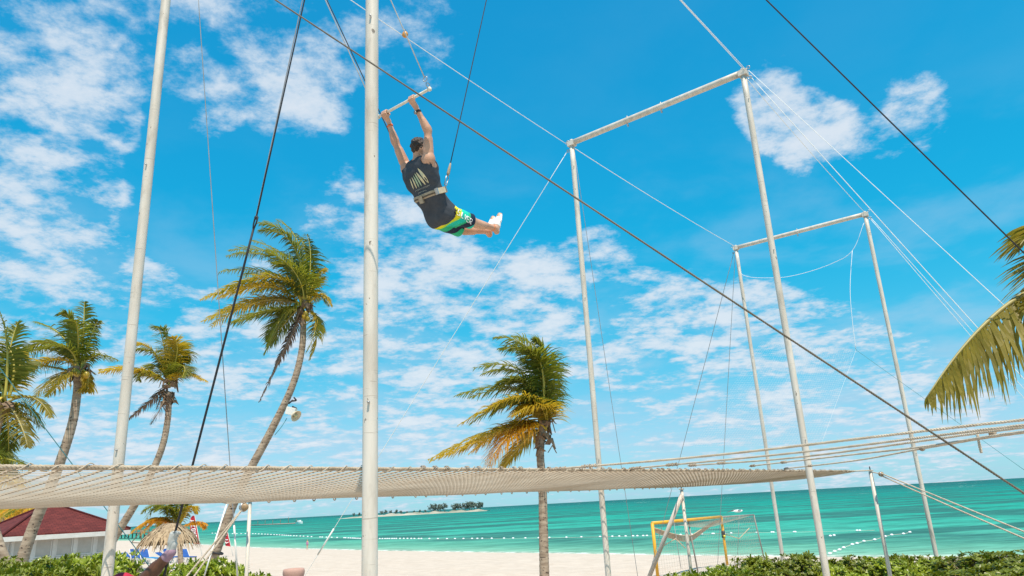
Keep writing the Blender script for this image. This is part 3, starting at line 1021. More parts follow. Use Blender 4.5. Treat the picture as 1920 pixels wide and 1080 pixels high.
P2 = palm('wind bent coconut palm with golden fronds right of the trapeze flyer over the beach',
     [(1022, 1130), (1019, 1000), (1017, 905), (1013, 850), (1018, 800)], 23, .155, .115, (1020, 800),
     [((1036, 630), (928, 632), 'g', -.5), ((1048, 640), (960, 630), 'g', .6), ((1044, 660), (1000, 636), 'g', 0), ((1015, 655), (890, 690), 'g', .8),
      ((1012, 690), (854, 742), 'g', .3), ((1000, 702), (862, 796), 'y', -.6), ((1012, 700), (905, 772), 'y', -1.0), ((985, 762), (803, 862), 'y', .2), ((980, 786), (806, 866), 'y', -.6),
      ((956, 790), (908, 886), 'o', -1), ((990, 800), (938, 884), 'y', .6), ((1030, 690), (948, 712), 'g', 1.2), ((1030, 730), (960, 780), 'y', -1.2), ((1038, 740), (1024, 770), 'y', -.4, .5), ((1002, 760), (880, 850), 'o', .9), ((1030, 650), (985, 655), 'g', -.8), ((1000, 680), (930, 720), 'g', -.2)],
     12, leaf=.95, nuts=(), husk=20, dense=2, jitter=.2)
P3 = palm('shorter coconut palm just right of the left pole with yellow fronds spread wide',
     [(160, 1105), (214, 1010), (262, 930), (300, 850), (314, 790), (317, 735)], 30, .17, .115, (318, 722),
     [((296, 640), (252, 645), 'y', -.5), ((306, 610), (292, 614), 'g', 0), ((346, 640), (322, 632), 'y', -.8), ((352, 640), (358, 676), 'g', .4), ((270, 676), (186, 694), 'y', -.3), ((262, 684), (246, 700), 'y', -1),
      ((348, 690), (390, 716), 'y', 0, .55), ((300, 740), (238, 788), 'b', .2, .5), ((308, 760), (284, 794), 'b', -.5, .6), ((330, 650), (296, 660), 'g', .8), ((346, 660), (348, 704), 'g', -.7), ((300, 670), (275, 690), 'g', 1), ((330, 630), (344, 650), 'g', 1.2)],
     13, leaf=.75, dense=2, husk=20, jitter=.3)
P4 = palm('coconut palm with a curved speckled trunk before the red roofed hut',
     [(22, 1115), (58, 1000), (104, 890), (134, 800), (144, 742), (146, 705)], 20, .165, .105, (148, 694),
     [((142, 585), (115, 588), 'g', -.4), ((158, 610), (158, 566), 'g', .3, .5), ((172, 610), (184, 602), 'g', 0, .5), ((124, 612), (64, 604), 'g', .7), ((112, 606), (32, 668), 'g', -.3), ((100, 626), (24, 676), 'g', .8), ((140, 632), (74, 652), 'g', -.9),
      ((124, 652), (4, 704), 'y', -.4), ((96, 676), (0, 692), 'g', .5), ((168, 648), (222, 676), 'g', .2, .5), ((168, 700), (164, 734), 'y', 0, .5), ((150, 680), (88, 744), 'y', .9), ((116, 690), (68, 742), 'd', -1), ((150, 610), (140, 600), 'g', -1), ((130, 640), (60, 640), 'g', 1.4)],
     14, leaf=.62, nuts=((162, 703), (140, 697), (145, 700)), husk=10, dense=1, jitter=.22)
P5 = palm('coconut palm cut by the left edge of the picture, its fronds drooping over the hut',
     [(38, 1130), (14, 1060), (-8, 1000), (-22, 920), (-14, 840), (2, 770)], 16.5, .105, .09, (6, 752),
     [((22, 640), (0, 586), 'g', -.3), ((14, 650), (34, 604), 'g', .4), ((46, 640), (-16, 640), 'g', .2), ((64, 722), (97, 782), 'd', -.2, .5), ((58, 750), (78, 800), 'g', .5, .5), ((40, 782), (52, 838), 'd', -.6, .5), ((18, 800), (16, 846), 'g', .5, .5), ((-30, 690), (-90, 720), 'g', 0), ((40, 690), (30, 650), 'y', 1),
      ((-30, 800), (-50, 860), 'y', 0), ((-10, 660), (-60, 640), 'g', .3), ((30, 660), (60, 690), 'g', .8)],
     15, leaf=.5, nuts=(), husk=8, dense=1, jitter=.2)
P6 = palm('low palm at the left edge peeping over the safety net',
     [(-40, 1130), (-38, 1000), (-32, 880)], 24, .16, .12, (-32, 880),
     [((0, 840), (56, 880), 'g', 0), ((-20, 830), (20, 862), 'g', .6), ((-60, 820), (-120, 850), 'g', 0), ((-40, 820), (-30, 800), 'g', .5), ((-70, 850), (-110, 900), 'y', -.5), ((10, 880), (40, 915), 'y', -.5)],
     16, dense=2, jitter=.3)
P7 = palm('small palm with golden lower fronds directly behind the thatched palapa',
     [(340, 1075), (337, 1020), (336, 992)], 47, .16, .14, (336, 990),
     [((300, 925), (266, 962), 'g', 0), ((310, 920), (282, 946), 'g', .8), ((330, 915), (306, 940), 'g', -.6), ((348, 915), (340, 935), 'g', .5), ((358, 930), (366, 962), 'y', 0, .6), ((290, 955), (243, 1002), 'o', -.6), ((300, 950), (262, 992), 'o', .4), ((368, 970), (389, 984), 'o', .2, .7), ((300, 960), (285, 980), 'y', .2), ((320, 930), (290, 960), 'g', -1)],
     17, leaf=.8, dense=2, n=40, jitter=.4, width=.06)
# fronds of the near palm standing just outside the right edge of the picture
PR = palm('palm at the right edge whose long fronds hang over the lagoon',
     [(2115, 1500), (2110, 1080), (2110, 700), (2100, 520)], 6.0, .13, .10, (2100, 505),
     [((1900, 490), (1738, 745), 'd', -.15, .80), ((1990, 350), (1905, 470), 'd', .1, .58, 1.0, Vector((-1.0, 0, .2))), ((2000, 390), (1925, 575), 'd', -.2, .58, 1.0, Vector((-1.0, 0, .2))),  ((2030, 380), (1960, 360), 'g', .6, .6), ((2160, 380), (2280, 420), 'g', 0, .6), ((2180, 560), (2290, 700), 'y', .3, .6), ((2080, 380), (2120, 300), 'g', .8, .6), ((2200, 470), (2360, 520), 'g', -.5, .6), ((2040, 620), (1985, 760), 'o', .7, .5)],
     18, dense=1, tf=.45, n=66, wind=Vector((-.10, .0, 0)), grav=1.6, husk=8, width=.032, group=None)

# far palms behind the hut
farp = []
for i, (x, y, Y, s) in enumerate(((8, 962, 95, 1.0), (32, 966, 100, .9), (52, 962, 88, 1.0), (20, 972, 105, .8), (68, 956, 70, 1.0))):
    r_ = random.Random(300 + i)
    C = at(x, y, Y); g = ground(C.x, C.y)
    t = thing('far_palm', ('left-most far palm', 'far palm second from the left', 'far palm in the middle', 'shortest far palm', 'right-most and nearest far palm')[i] + ' of the row behind the red roofed hut', 'palm tree', (C.x, C.y, g), 'far palms behind the hut')
    trunk_mesh([Vector((C.x + .4, C.y, g - .2)), Vector((C.x + .2, C.y, (C.z + g) / 2)), C], .2, .13, 300 + i, step=.3).build('trunk', BARK, t)
    for k in range(11):
        an = 2 * PI * k / 11 + r_.uniform(-.2, .2)
        o_ = Vector((math.cos(an), math.sin(an), 0))
        frond(t, C, C + o_ * 1.5 * s + Vector((-.6, 0, r_.uniform(.6, 1.6))), C + o_ * 2.6 * s + Vector((-1.0, 0, r_.uniform(-1.6, .4))), 'yog'[k % 3], 3000 + i * 20 + k, .9, 18, Vector((-.4, 0, 0)), .6, .13, .05)

# ------------------------------------------------------------------ shrubs (rosettes of fleshy leaves)
SHL = [mat('bright shrub leaf', (0.30, 0.35, 0.015), .35, color2=(0.135, 0.19, 0.011), vscale=3.0, trans=.2, perobj=.12, spec=.5),
       mat('olive shrub leaf', (0.225, 0.25, 0.017), .4, color2=(0.10, 0.135, 0.011), vscale=3.0, trans=.2, perobj=.15, spec=.45)]
STEM = mat('shrub twig', (0.26, 0.20, 0.13), .9, var=.3)
def rosette(mb, p, d, r_, size):
    d = d.normalized(); u = d.orthogonal().normalized(); w = d.cross(u)
    for k in range(r_.randint(8, 11)):
        an = k * 2.4 + r_.uniform(-.3, .3)
        o_ = u * math.cos(an) + w * math.sin(an)
        el = r_.uniform(.15, .95)
        dr = (o_ * math.cos(el) + d * math.sin(el)).normalized()
        L = size * r_.uniform(.75, 1.15); wd = L * .21
        sd = dr.cross(d); sd = sd.normalized() if sd.length > .05 else u
        nn = sd.cross(dr)
        q0 = p; q1 = p + dr * L * .55 + nn * .0; q2 = p + dr * L - nn * L * .10 + Vector((0, 0, -L * .06))
        i = len(mb.v)
        mb.v += [tuple(q0), tuple(q1 + sd * wd), tuple(q1 - nn * wd * .25), tuple(q1 - sd * wd), tuple(q2 + sd * wd * .55), tuple(q2 - sd * wd * .55)]
        mb.f += [(i, i + 2, i + 1), (i, i + 3, i + 2), (i + 1, i + 2, i + 5, i + 4), (i + 2, i + 3, i + 5)]
def shrub_meshes(seed, rx, ry, rz, n, size):
    r_ = random.Random(seed)
    lv = MB(); st = MB()
    for k in range(n):
        an = r_.uniform(0, 2 * PI); el = math.asin(r_.random() ** .75)
        wob = 1 + .13 * math.sin(an * 3 + seed) * math.cos(el * 4 + seed) + .09 * math.sin(an * 7 + seed * 2)
        rr = wob * (r_.uniform(.82, 1.02) if r_.random() < .8 else r_.uniform(.5, .82))
        d = Vector((math.cos(an) * math.cos(el), math.sin(an) * math.cos(el), math.sin(el)))
        p = Vector((d.x * rx * rr, d.y * ry * rr, min(.08 + d.z * rz * rr, rz * r_.uniform(.90, 1.02))))
        dd = (d + Vector((r_.gauss(0, .25), r_.gauss(0, .25), .55 + r_.gauss(0, .2)))).normalized()
        rosette(lv, p, dd, r_, size * r_.uniform(.8, 1.2))
        if k % 4 == 0:
            st.tube([Vector((d.x * .1, d.y * .1, -.1)), p * .55 + Vector((0, 0, .05)), p - dd * .02], [.022, .014, .007], 4)
    return lv, st
shr = []
shr_h = []
for k, (rx, ry, rz, n, size) in enumerate(((1.0, .9, 1.0, 620, .10), (1.25, 1.0, .85, 700, .095), (.8, .75, .85, 430, .10), (1.1, 1.0, 1.35, 900, .095))):
    lv, st = shrub_meshes(70 + k, rx, ry, rz, n, size)
    a_ = lv.build('foliage', SHL[0], None, False, (0, 0, 0)); b_ = st.build('stems', STEM, None, True, (0, 0, 0))
    shr_h.append(np.percentile([v[2] for v in lv.v], 99.3)); shr.append((a_.data, b_.data)); bpy.data.objects.remove(a_); bpy.data.objects.remove(b_)
shr2 = []
for lm, sm in shr:
    l2 = lm.copy(); l2.materials[0] = SHL[1]; shr2.append((l2, sm))
def shrub(x, Y, top_y, k, label, group, sc=1.0, tone=0, rot=0.0):
    p = at(x, 1000, Y); g = ground(p.x, p.y)
    top = at(x, top_y, Y).z
    baseh = shr_h[k]
    t = thing('beach_shrub', label, 'shrub', (p.x, p.y, g - .03), group)
    sz = max(.25, (top - g) / baseh)
    for nm, me in zip(('foliage', 'stems'), (shr2 if tone else shr)[k]):
        c = bpy.data.objects.new(nm, me); COL.objects.link(c); c.parent = t
        c['kind'] = 'stuff'
        c.scale = (sc, sc, sz); c.rotation_euler = (0, 0, rot)
    return t
rs = random.Random(4)
# hedge before the hut
hed = [(8, 15.5, 1048, 3), (52, 15.8, 1052, 0), (100, 15.3, 1046, 3), (142, 16.2, 1044, 1), (176, 15.6, 1038, 0), (222, 16.5, 1036, 2)]
names = ['hedge shrub at the left edge behind the edge palm trunk', 'hedge shrub directly behind the speckled palm trunk before the hut', 'hedge shrub below the left lattice panel of the hut', 'hedge shrub below the middle of the hut front', 'hedge shrub touching the left side of the left pole', 'hedge shrub sticking out on the right side of the left pole']
for (x, Y, ty, k), nm in zip(hed, names):
    shrub(x, Y, ty, k, nm, 'hedge before the hut', 1.0, 1 if k in (3,) else 0, rs.uniform(0, 6))
    
for i, (x, Y, ty, k) in enumerate(((20, 13.2, 1066, 1), (88, 13.0, 1062, 0), (150, 13.4, 1060, 1))):
    shrub(x, Y, ty, k, ('front hedge shrub in the bottom left corner', 'front hedge shrub right of the speckled palm trunk at the bottom edge', 'front hedge shrub left of the left pole at the bottom edge')[i], 'hedge before the hut', 1.0, 1, rs.uniform(0, 6))
for (x, Y, ty, k, nm) in ((350, 15, 1056, 1, 'bright shrub at the bottom edge under the gloved hand'), (395, 15.2, 1047, 0, 'bright shrub before the foot of the tall leaning palm'), (438, 15.4, 1060, 2, 'bright shrub right of the leaning palm foot by the thin net post'), (476, 15.8, 1076, 2, 'tiny bright shrub peeping up beside the thin net post')):
    shrub(x, Y, ty, k, nm, 'shrubs under the leaning palm', .85, 0, rs.uniform(0, 6))
# dune shrubs on the right
dune = []
row1 = [(1275, 14.5, 1066, 2), (1345, 15.5, 1056, 0), (1402, 16.5, 1036, 2), (1440, 18, 1044, 0), (1492, 18, 1030, 2), (1540, 18, 1046, 1), (1590, 18, 1036, 3), (1640, 17.5, 1038, 0), (1688, 18, 1034, 1), (1735, 17.5, 1040, 0), (1785, 17, 1032, 3), (1845, 16, 1022, 3), (1895, 15.5, 1022, 3), (1935, 15, 1026, 0)]
row2 = [(1320, 13, 1074, 1), (1380, 13.5, 1066, 0), (1592, 13.2, 1072, 0), (1745, 13, 1068, 1), (1815, 12.5, 1054, 3), (1880, 12, 1050, 0), (1925, 12, 1046, 3)]
where1 = ['low dune shrub left of the thin net post leg', 'dune shrub between the net post and the goal', 'dune shrub at the foot of the right yellow goal post', 'dune shrub right of the yellow goal', 'tall tufted dune shrub left of the tall right pole', 'dune shrub directly left of the tall right pole foot', 'dune shrub just right of the tall right pole', 'dune shrub left of the lone thin net post', 'dune shrub right of the lone thin net post', 'dune shrub left of the right-most pole foot', 'dune shrub right of the right-most pole', 'tall dune shrub below the slanting double rope', 'tall dark dune shrub near the right edge', 'dune shrub cut by the right edge']
where2 = ['front dune shrub at the bottom edge left of the goal', 'front dune shrub at the bottom edge below the goal', 'front dune shrub right of the tall right pole at the bottom edge', 'front dune shrub at the foot of the right-most pole', 'front dune shrub at the bottom edge right of the right-most pole', 'front dune shrub with yellowing tips near the bottom right corner', 'front dune shrub in the bottom right corner']
for (x, Y, ty, k), nm in list(zip(row1, where1)) + list(zip(row2, where2)):
    shrub(x, Y, ty + (13 if x > 1750 else 7), k, nm, 'dune shrubs on the right', .92 if x < 1800 else 1.1, 1 if (x * 7 + k) % 3 == 0 or x > 1800 else 0, rs.uniform(0, 6))
# ------------------------------------------------------------------ flying trapeze rig
AX = Vector((0.62, 0.785, 0)).normalized()      # along the rig, away from the camera
CX = Vector((AX.y, -AX.x, 0))                   # across the rig, towards the camera side
C0 = Vector((-2.414, 5.915, 0))
def rig(t, s, z):
    p = C0 + AX * t + CX * s
    return Vector((p.x, p.y, z))
def Q(x, y, s):
    d = ray(x, y)
    k = (C0 + CX * s).dot(CX) / d.dot(CX)
    return Vector((0, 0, EYE)) + d * k
H = 9.2; H2 = 9.8
F2L = Vector((-3.843, 7.021, H2)); F2R = Vector((-0.984, 4.809, H2))
F3L = Vector((1.376, 13.255, H)); F3R = Vector((4.223, 11.021, H))
F4L = Vector((6.732, 20.362, H)); F4R = Vector((9.593, 18.169, H))
POLE_R = .050
def frame(Lp, Rp, label, bolts, prot=.10):
    mid = (Lp + Rp) / 2; mid.z = 0
    t = thing('trapeze_portal', label, 'portal frame', mid, 'tall white portal frames of the rig')
    d = (Rp - Lp).normalized()
    for P in (Lp, Rp):
        g = ground(P.x, P.y) - .25
        n = 24
        pts = [Vector((P.x, P.y, g + (P.z - .06 - g) * i / n)) for i in range(n + 1)]
        po = MB().tube(pts, POLE_R, 20).build('pole', WHITE, t)
        for z in (2.9, 5.9, P.z - .55):
            MB().tube([Vector((P.x, P.y, z)) - Vector((0, .075, 0)), Vector((P.x, P.y, z)) + Vector((0, .075, 0))], .008, 6).build('bolt', STEEL, po)
        MB().sphere((P.x, P.y, P.z + .055), (.045, .045, .03), 12, 6).build('end_cap', WHITE, po)
        # clamp hardware where the guys are shackled on
        hw = MB()
        hw.box(Vector((P.x, P.y, P.z - .02)), (.15, .13, .10), Matrix((d, Vector((-d.y, d.x, 0)), Vector((0, 0, 1)))).transposed())
        hw.build('clamp', WHITE, t, False)
        sh = MB()
        out = -d if P is Lp else d
        for k, dz in enumerate((.06, -.14)):
            sh.torus(P + out * .10 + Vector((0, 0, dz)), Vector((-d.y, d.x, 0)), .03, .008, 10, 5)
        sh.build('shackle', STEEL, t)
    cb = MB().tube([Lp + Vector((0, 0, 0)) - d * .02] + [Lp.lerp(Rp, i / 8) for i in range(1, 8)] + [Rp + d * .02], .058, 20).build('crossbar', WHITE, t)
    for u in bolts:
        p = Lp.lerp(Rp, u)
        e = MB().torus(p + Vector((0, 0, -.105)), d, .028, .009, 12, 6)
        e.tube([p + Vector((0, 0, -.08)), p + Vector((0, 0, .09))], .008, 6)
        e.tube([p + Vector((0, 0, .062)), p + Vector((0, 0, .08))], .018, 6)
        e.build('eye_bolt', STEEL, cb)
    return t
frame(F2L, F2R, 'nearest rig frame, its two thick poles rising out of the top of the picture', (.38, .62, .2, .8))
frame(F3L, F3R, 'middle rig frame, the larger white crossbar in full view', (.36, .56))
frame(F4L, F4R, 'farthest rig frame, the smaller white crossbar at the right', (.5,))

def guy(name, p, q, r, m, label, cat='guy line', group=None, to_ground=True, sag=0.0, n=14):
    p = Vector(p); q = Vector(q)
    if to_ground:
        d = q - p
        k = (-.05 - p.z) / d.z
        q = p + d * k
    o = MB().tube(line(p, q, n, sag), r, 6).build(name, m)
    return tag(o, label, cat, group)
dl = (F3R - F3L).normalized()
G = 'white guy lines of the rig'
guy('guy_line', F2L, F3L - dl * .1, .0055, LINEW, 'white line from the left pole top to the left end of the middle crossbar', group=G, to_ground=False, sag=.05)
p = F2L.lerp(F3L, .452) + Vector((0, 0, -.05))
pu = thing('pulley', 'small orange pulley riding on the white line right of the central pole', 'pulley', p)
MB().sphere(p, (.05, .035, .06), 10, 7).build('cheek', mat('orange pulley cheek', (.55, .25, .05), .4), pu)
MB().torus(p + Vector((0, 0, .07)), CX, .022, .007, 10, 5).build('shackle', STEEL, pu)
for k, lb in ((0.0, 'upper of two white lines rising from the right end of the middle crossbar'), (.10, 'lower of two white lines rising from the right end of the middle crossbar')):
    guy('guy_line', F2R - Vector((0, 0, .0 + k)) + CX * k * .6, F3R + dl * .05 + Vector((0, 0, .05 - k * .5)), .0055, LINEW, lb, group=G, to_ground=False)
guy('guy_line', F3L + Vector((0, 0, -.08)), F4L + Vector((0, 0, .03)), .0065, LINEW, 'white line joining the left ends of the middle and the far crossbar', group=G, to_ground=False, sag=.05)
guy('guy_line', F3R + Vector((0, 0, -.05)), F4R + Vector((0, 0, .05)), .0055, LINEW, 'white line joining the right ends of the middle and the far crossbar', group=G, to_ground=False, sag=.04)
g1 = guy('guy_wire', F3L - dl * .1 + Vector((0, 0, -.12)), at(528, 1150, 16), .0065, LINEW, 'white guy running down left from the middle crossbar behind the central pole', group=G)
g2 = guy('guy_line', F3R + dl * .1 + Vector((0, 0, -.1)), at(2100, 910, 10.2), .0055, LINEW, 'lower left of the white guys fanning right from the middle crossbar', group=G)
guy('guy_line', F3R + dl * .1 + Vector((0, 0, .0)), at(2100, 772, 9.0), .005, LINEW, 'upper right white guy running from the middle crossbar behind the edge palm fronds', group=G)
guy('guy_line', F4R + dl * .1 + Vector((0, 0, -.1)), at(2100, 930, 17.5), .0065, LINEW, 'upper of the twin white guys from the far crossbar right end', group=G)
guy('guy_line', F4R + dl * .1 + Vector((0, 0, -.16)), at(2090, 945, 17.5), .0065, LINEW, 'lower of the twin white guys from the far crossbar right end', group=G)
G = 'thin dark wires of the rig'
guy('guy_wire', F3L + Vector((0, 0, -.4)) + dl * .06, at(1203, 1130, 15.5), .005, LINEG, 'thin grey wire hanging beside the left pole of the middle frame', group=G)
guy('guy_wire', F4L + Vector((0, 0, -.12)) - dl * .08, at(1222, 1060, 26), .008, LINEG, 'thin wire slanting down left from the far crossbar', group=G)
guy('guy_wire', F4L + Vector((0, 0, -.2)) - dl * .05, at(1346, 1050, 23), .007, LINEG, 'thin wire falling nearly straight from the left end of the far crossbar', group=G)
guy('guy_wire', at(368, -60, 8.0), at(446, 1090, 9.6), .006, LINEG, 'thin grey wire between the left pole and the black rope', group=G)
tealm = mat('teal wire', (.05, .22, .24), .5)
guy('guy_wire', at(-60, 611, 12), at(286, 1070, 15), .008, tealm, 'thin teal guy crossing the edge palm and passing behind the left pole', group=G)
# bright sleeves slipped over the lower ends of two guys
def sleeve(p, q, r, label):
    o = MB().tube([p, q], r, 8).build('guy_sleeve', mat('white guard tube', (.75, .73, .69), .5, var=.1))
    return tag(o, label, 'guard tube')
def on_line(p, q, x0):
    """point on segment whose picture column is x0"""
    best = None
    for i in range(2001):
        r_ = p.lerp(q, i / 2000); v = r_ - Vector((0, 0, EYE))
        xx = 960 + FPX * v.dot(rt) / v.dot(fw)
        if best is None or abs(xx - x0) < best[0]: best = (abs(xx - x0), r_)
    return best[1]
pa = F3L - dl * .1 + Vector((0, 0, -.12)); pb = at(528, 1150, 16)
sleeve(on_line(pa, pb, 626), on_line(pa, pb, 596), .017, 'white guard tube on the guy between the net post and the central pole')
pa = at(368, -60, 8.0); pb = at(446, 1090, 9.6)
sleeve(pa.lerp(pb, .915), pa.lerp(pb, .998), .012, 'pale guard tube at the foot of the thin grey wire by the leaning palm')

# thick diagonal cable in front of everything
def through(p, q, z_top, z_bot):
    d = q - p
    return p + d * ((z_top - p.z) / d.z), p + d * ((z_bot - p.z) / d.z)
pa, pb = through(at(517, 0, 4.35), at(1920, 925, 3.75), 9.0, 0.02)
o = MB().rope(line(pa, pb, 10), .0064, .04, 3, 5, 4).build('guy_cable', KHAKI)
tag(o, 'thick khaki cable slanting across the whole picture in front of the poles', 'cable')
pa, pb = through(at(1437, 0, 5.4), at(1885, 440, 5.6), 9.4, 0.02)
o = MB().tube(line(pa, pb, 10), .0062, 6).build('guy_cable', BLACKR)
tag(o, 'thin black cable crossing the top right corner into the palm fronds', 'cable')

# ------------------------------------------------------------------ safety net
SN, SF = 1.52, -1.60
ZN, ZF = 2.485, 2.395
T0, T1N, T1F = -4.5, 12.6, 11.27
def net_pt(t, u):
    """t along the rig, u 0 near edge .. 1 far edge; the sheet hangs a little between its borders"""
    s = SN + (SF - SN) * u
    z = ZN + (ZF - ZN) * u
    sag = .060 * math.sin(PI * u) ** .8 + .014 * math.sin(t * 2.1) * math.sin(PI * u)
    e = 1.0
    return rig(t, s, z - sag * e)
BORDM = mat('brown weathered border rope', (0.33, 0.25, 0.17), .9, color2=(0.52, 0.43, 0.32), vscale=7, bump=.3, bscale=80)
net = thing('safety_net', 'long sagging beige safety net stretched under the trapeze across the picture', 'net', rig(4, 0, 0))
cords = MB(); laces = MB()
nlen = 76
for i in range(nlen + 1):
    u = i / nlen
    tmax = T1N + (T1F - T1N) * u
    n = 150
    pts = [net_pt(T0 + (tmax - T0) * k / n, u) for k in range(n + 1)]
    cords.tube(pts, .0023, 3, False)
ncr = 165
for i in range(ncr + 1):
    f_ = i / ncr
    m = 26
    pts = []
    for k in range(m + 1):
        u = k / m
        tmax = T1N + (T1F - T1N) * u
        pts.append(net_pt(T0 + (tmax - T0) * f_, u) + Vector((0, 0, .003)))
    laces.tube(pts, .0075, 3, False)
o = cords.build('lengthwise_cords', mat('lit-tone netting cord', (0.64, 0.58, 0.49), .9, color2=(0.52, 0.45, 0.36), vscale=3), net); o['kind'] = 'stuff'  # off-white carries the sunlit look of these cords in their colour
o = laces.build('crosswise_cords', mat('brown netting cord', (0.40, 0.30, 0.20), .9, color2=(0.30, 0.22, 0.15), vscale=3), net); o['kind'] = 'stuff'
def border(u, t0, t1, r, n=60):
    return [net_pt(t0 + (t1 - t0) * k / n, u) + Vector((0, 0, .012)) for k in range(n + 1)]
MB().rope(border(0, T0, T1N, 0), .0135, .055, 3, 5, 4).build('near_border_rope', BORDM, net)
rl = random.Random(22)
lc = []
nL = 900
for k in range(nL + 1):
    tt_ = T0 + (T1N - T0) * k / nL
    ph = k * .82 + .6 * math.sin(k * .13)
    rad = .0165 + .003 * math.sin(k * .37) + rl.uniform(-.002, .002)
    lc.append(net_pt(tt_, 0) + Vector((0, 0, .014)) + CX * (rad * math.cos(ph)) + Vector((0, 0, rad * math.sin(ph) + .004 * math.sin(k * .21))))
MB().tube(lc, .0032, 4).build('near_lacing_cord', ROPEM, net)
MB().rope(border(1, T0, T1F, 0), .012, .07, 3, 5, 4).build('far_border_rope', ROPEM, net)
MB().rope([net_pt(T1N + (T1F - T1N) * k / 12, k / 12) + Vector((0, 0, .01)) for k in range(13)], .012, .07, 3, 5, 4).build('end_border_rope', ROPEM, net)
rl = random.Random(21)
for i in range(90):
    t = T0 + 1.5 + i * .185 + rl.uniform(-.08, .08)
    if t > T1N - .2: break
    if t < .6: continue
    p = net_pt(t, 0) + CX * .012 + Vector((0, 0, .018))
    mb = MB()
    for k in range(3):
        a0 = rl.uniform(-.02, .02)
        mb.torus(p + AX * (k * .012 - .012), (AX + CX * a0 * 8 + Vector((0, 0, a0 * 6))).normalized(), .0175, .0035, 8, 4)
    mb.build('lashing', LASH, net)
for i in range(34):
    t = 1.2 + i * .30 + rl.uniform(-.06, .06)
    if t > T1F: break
    MB().torus(net_pt(t, 1) + Vector((0, 0, -.01)), CX, .016, .008, 7, 4).build('far_lashing', LASH, net)

# net posts on the far side
def net_post(top, label, r=.032, hook=True, group='thin white posts holding the net'):
    g = ground(top.x, top.y) - .1
    t = thing('net_post', label, 'post', (top.x, top.y, g), group)
    MB().tube([Vector((top.x, top.y, g)), Vector((top.x, top.y, (g + top.z) / 2)), top], r, 14).build('pole', WHITE, t)
    MB().tube([top, top + Vector((0, 0, .10))], .012, 8).build('pin', BLACKR, t)
    MB().torus(top + Vector((0, 0, .02)), (0, 0, 1), r + .012, .012, 12, 6).build('rope_wrap', ROPEM, t)
    return t
pA_ = at(469, 940, 9.3)
np1 = net_post(pA_, 'thin white net post right of the leaning palm trunk', .022)
pB_ = Q(1278, 919, -1.62)
np2 = net_post(pB_, 'thin white net post with a slanting brace behind the goal', .033)
bb = MB().tube([pB_ + Vector((-.02, -.05, -.10)), at(1216, 1085, pB_.y + .6)], .045, 14)
bb.build('brace', mat('pinkish cream painted tube', (.62, .53, .46), .5, var=.15), np2)
pC_ = Q(1632, 884, 1.62)
np3 = net_post(pC_, 'lone thin white net post at the right end of the net', .038)
mb = MB().rope([pC_ + Vector((0, 0, .02)), net_pt(T1N, 0) + Vector((0, 0, .012))], .014, .07, 3, 5, 4)
tag(mb.build('net_rope', ROPEM), 'rope tying the tapered net corner to the lone right net post', 'rope')
def block(p, axis, label):
    t = thing('rope_block', label, 'pulley block', p)
    MB().sphere(p, (.06, .035, .05), 10, 7).build('cheek', mat('brown block', (.34, .22, .11), .5, var=.3), t)
    MB().torus(p, axis, .045, .012, 12, 5).build('sheave', STEEL, t)
    return t
q = at(1652, 889, pC_.y - .25)
block(q, CX, 'brown pulley block on the head of the lone right net post')
tag(MB().rope([pC_, q], .012, .06, 3, 5, 4).build('net_rope', ROPEM), 'short strop between the lone right net post and its pulley block', 'rope')
e1 = at(2060, 1050, 11.0); e2 = at(2055, 1062, 10.9)
for k, (e, lb) in enumerate(((e1, 'upper rope of the double tackle slanting down right from the lone net post'), (e2, 'lower rope of the double tackle slanting down right from the lone net post'))):
    d = e - q; e = q + d * ((-.1 - q.z) / d.z)
    tag(MB().rope(line(q + Vector((0, 0, .02 - .05 * k)), e, 8, .03), .0145, .08, 3, 5, 4).build('tackle_rope', ROPEM), lb, 'rope', 'tackle ropes')
q = at(457, 951, 9.1)
block(q, CX, 'brown pulley block on the head of the net post by the leaning palm')
for k, (x, lb) in enumerate(((348, 'left rope of the double tackle slanting down left from the net post by the palm'), (362, 'right rope of the double tackle slanting down left from the net post by the palm'))):
    e = at(x, 1082, 8.6); d = e - q; e = q + d * ((-.05 - q.z) / d.z)
    tag(MB().rope(line(q, e, 8, .01), .011, .06, 3, 5, 4).build('tackle_rope', ROPEM), lb, 'rope', 'tackle ropes')
tag(MB().tube([at(425, 946, 9.2), at(392, 1050, 8.9), at(383, 1080, 8.9)], .009, 6).build('guy_line', LINEW), 'short white line running down along the leaning palm trunk', 'guy line')
MB_ = MB().rope([at(469, 941, 9.3), at(425, 944, 9.3), at(400, 938, 9.0)], .009, .05, 3, 5, 4)
tag(MB_.build('net_rope', ROPEM), 'short rope at the head of the net post by the leaning palm', 'rope')

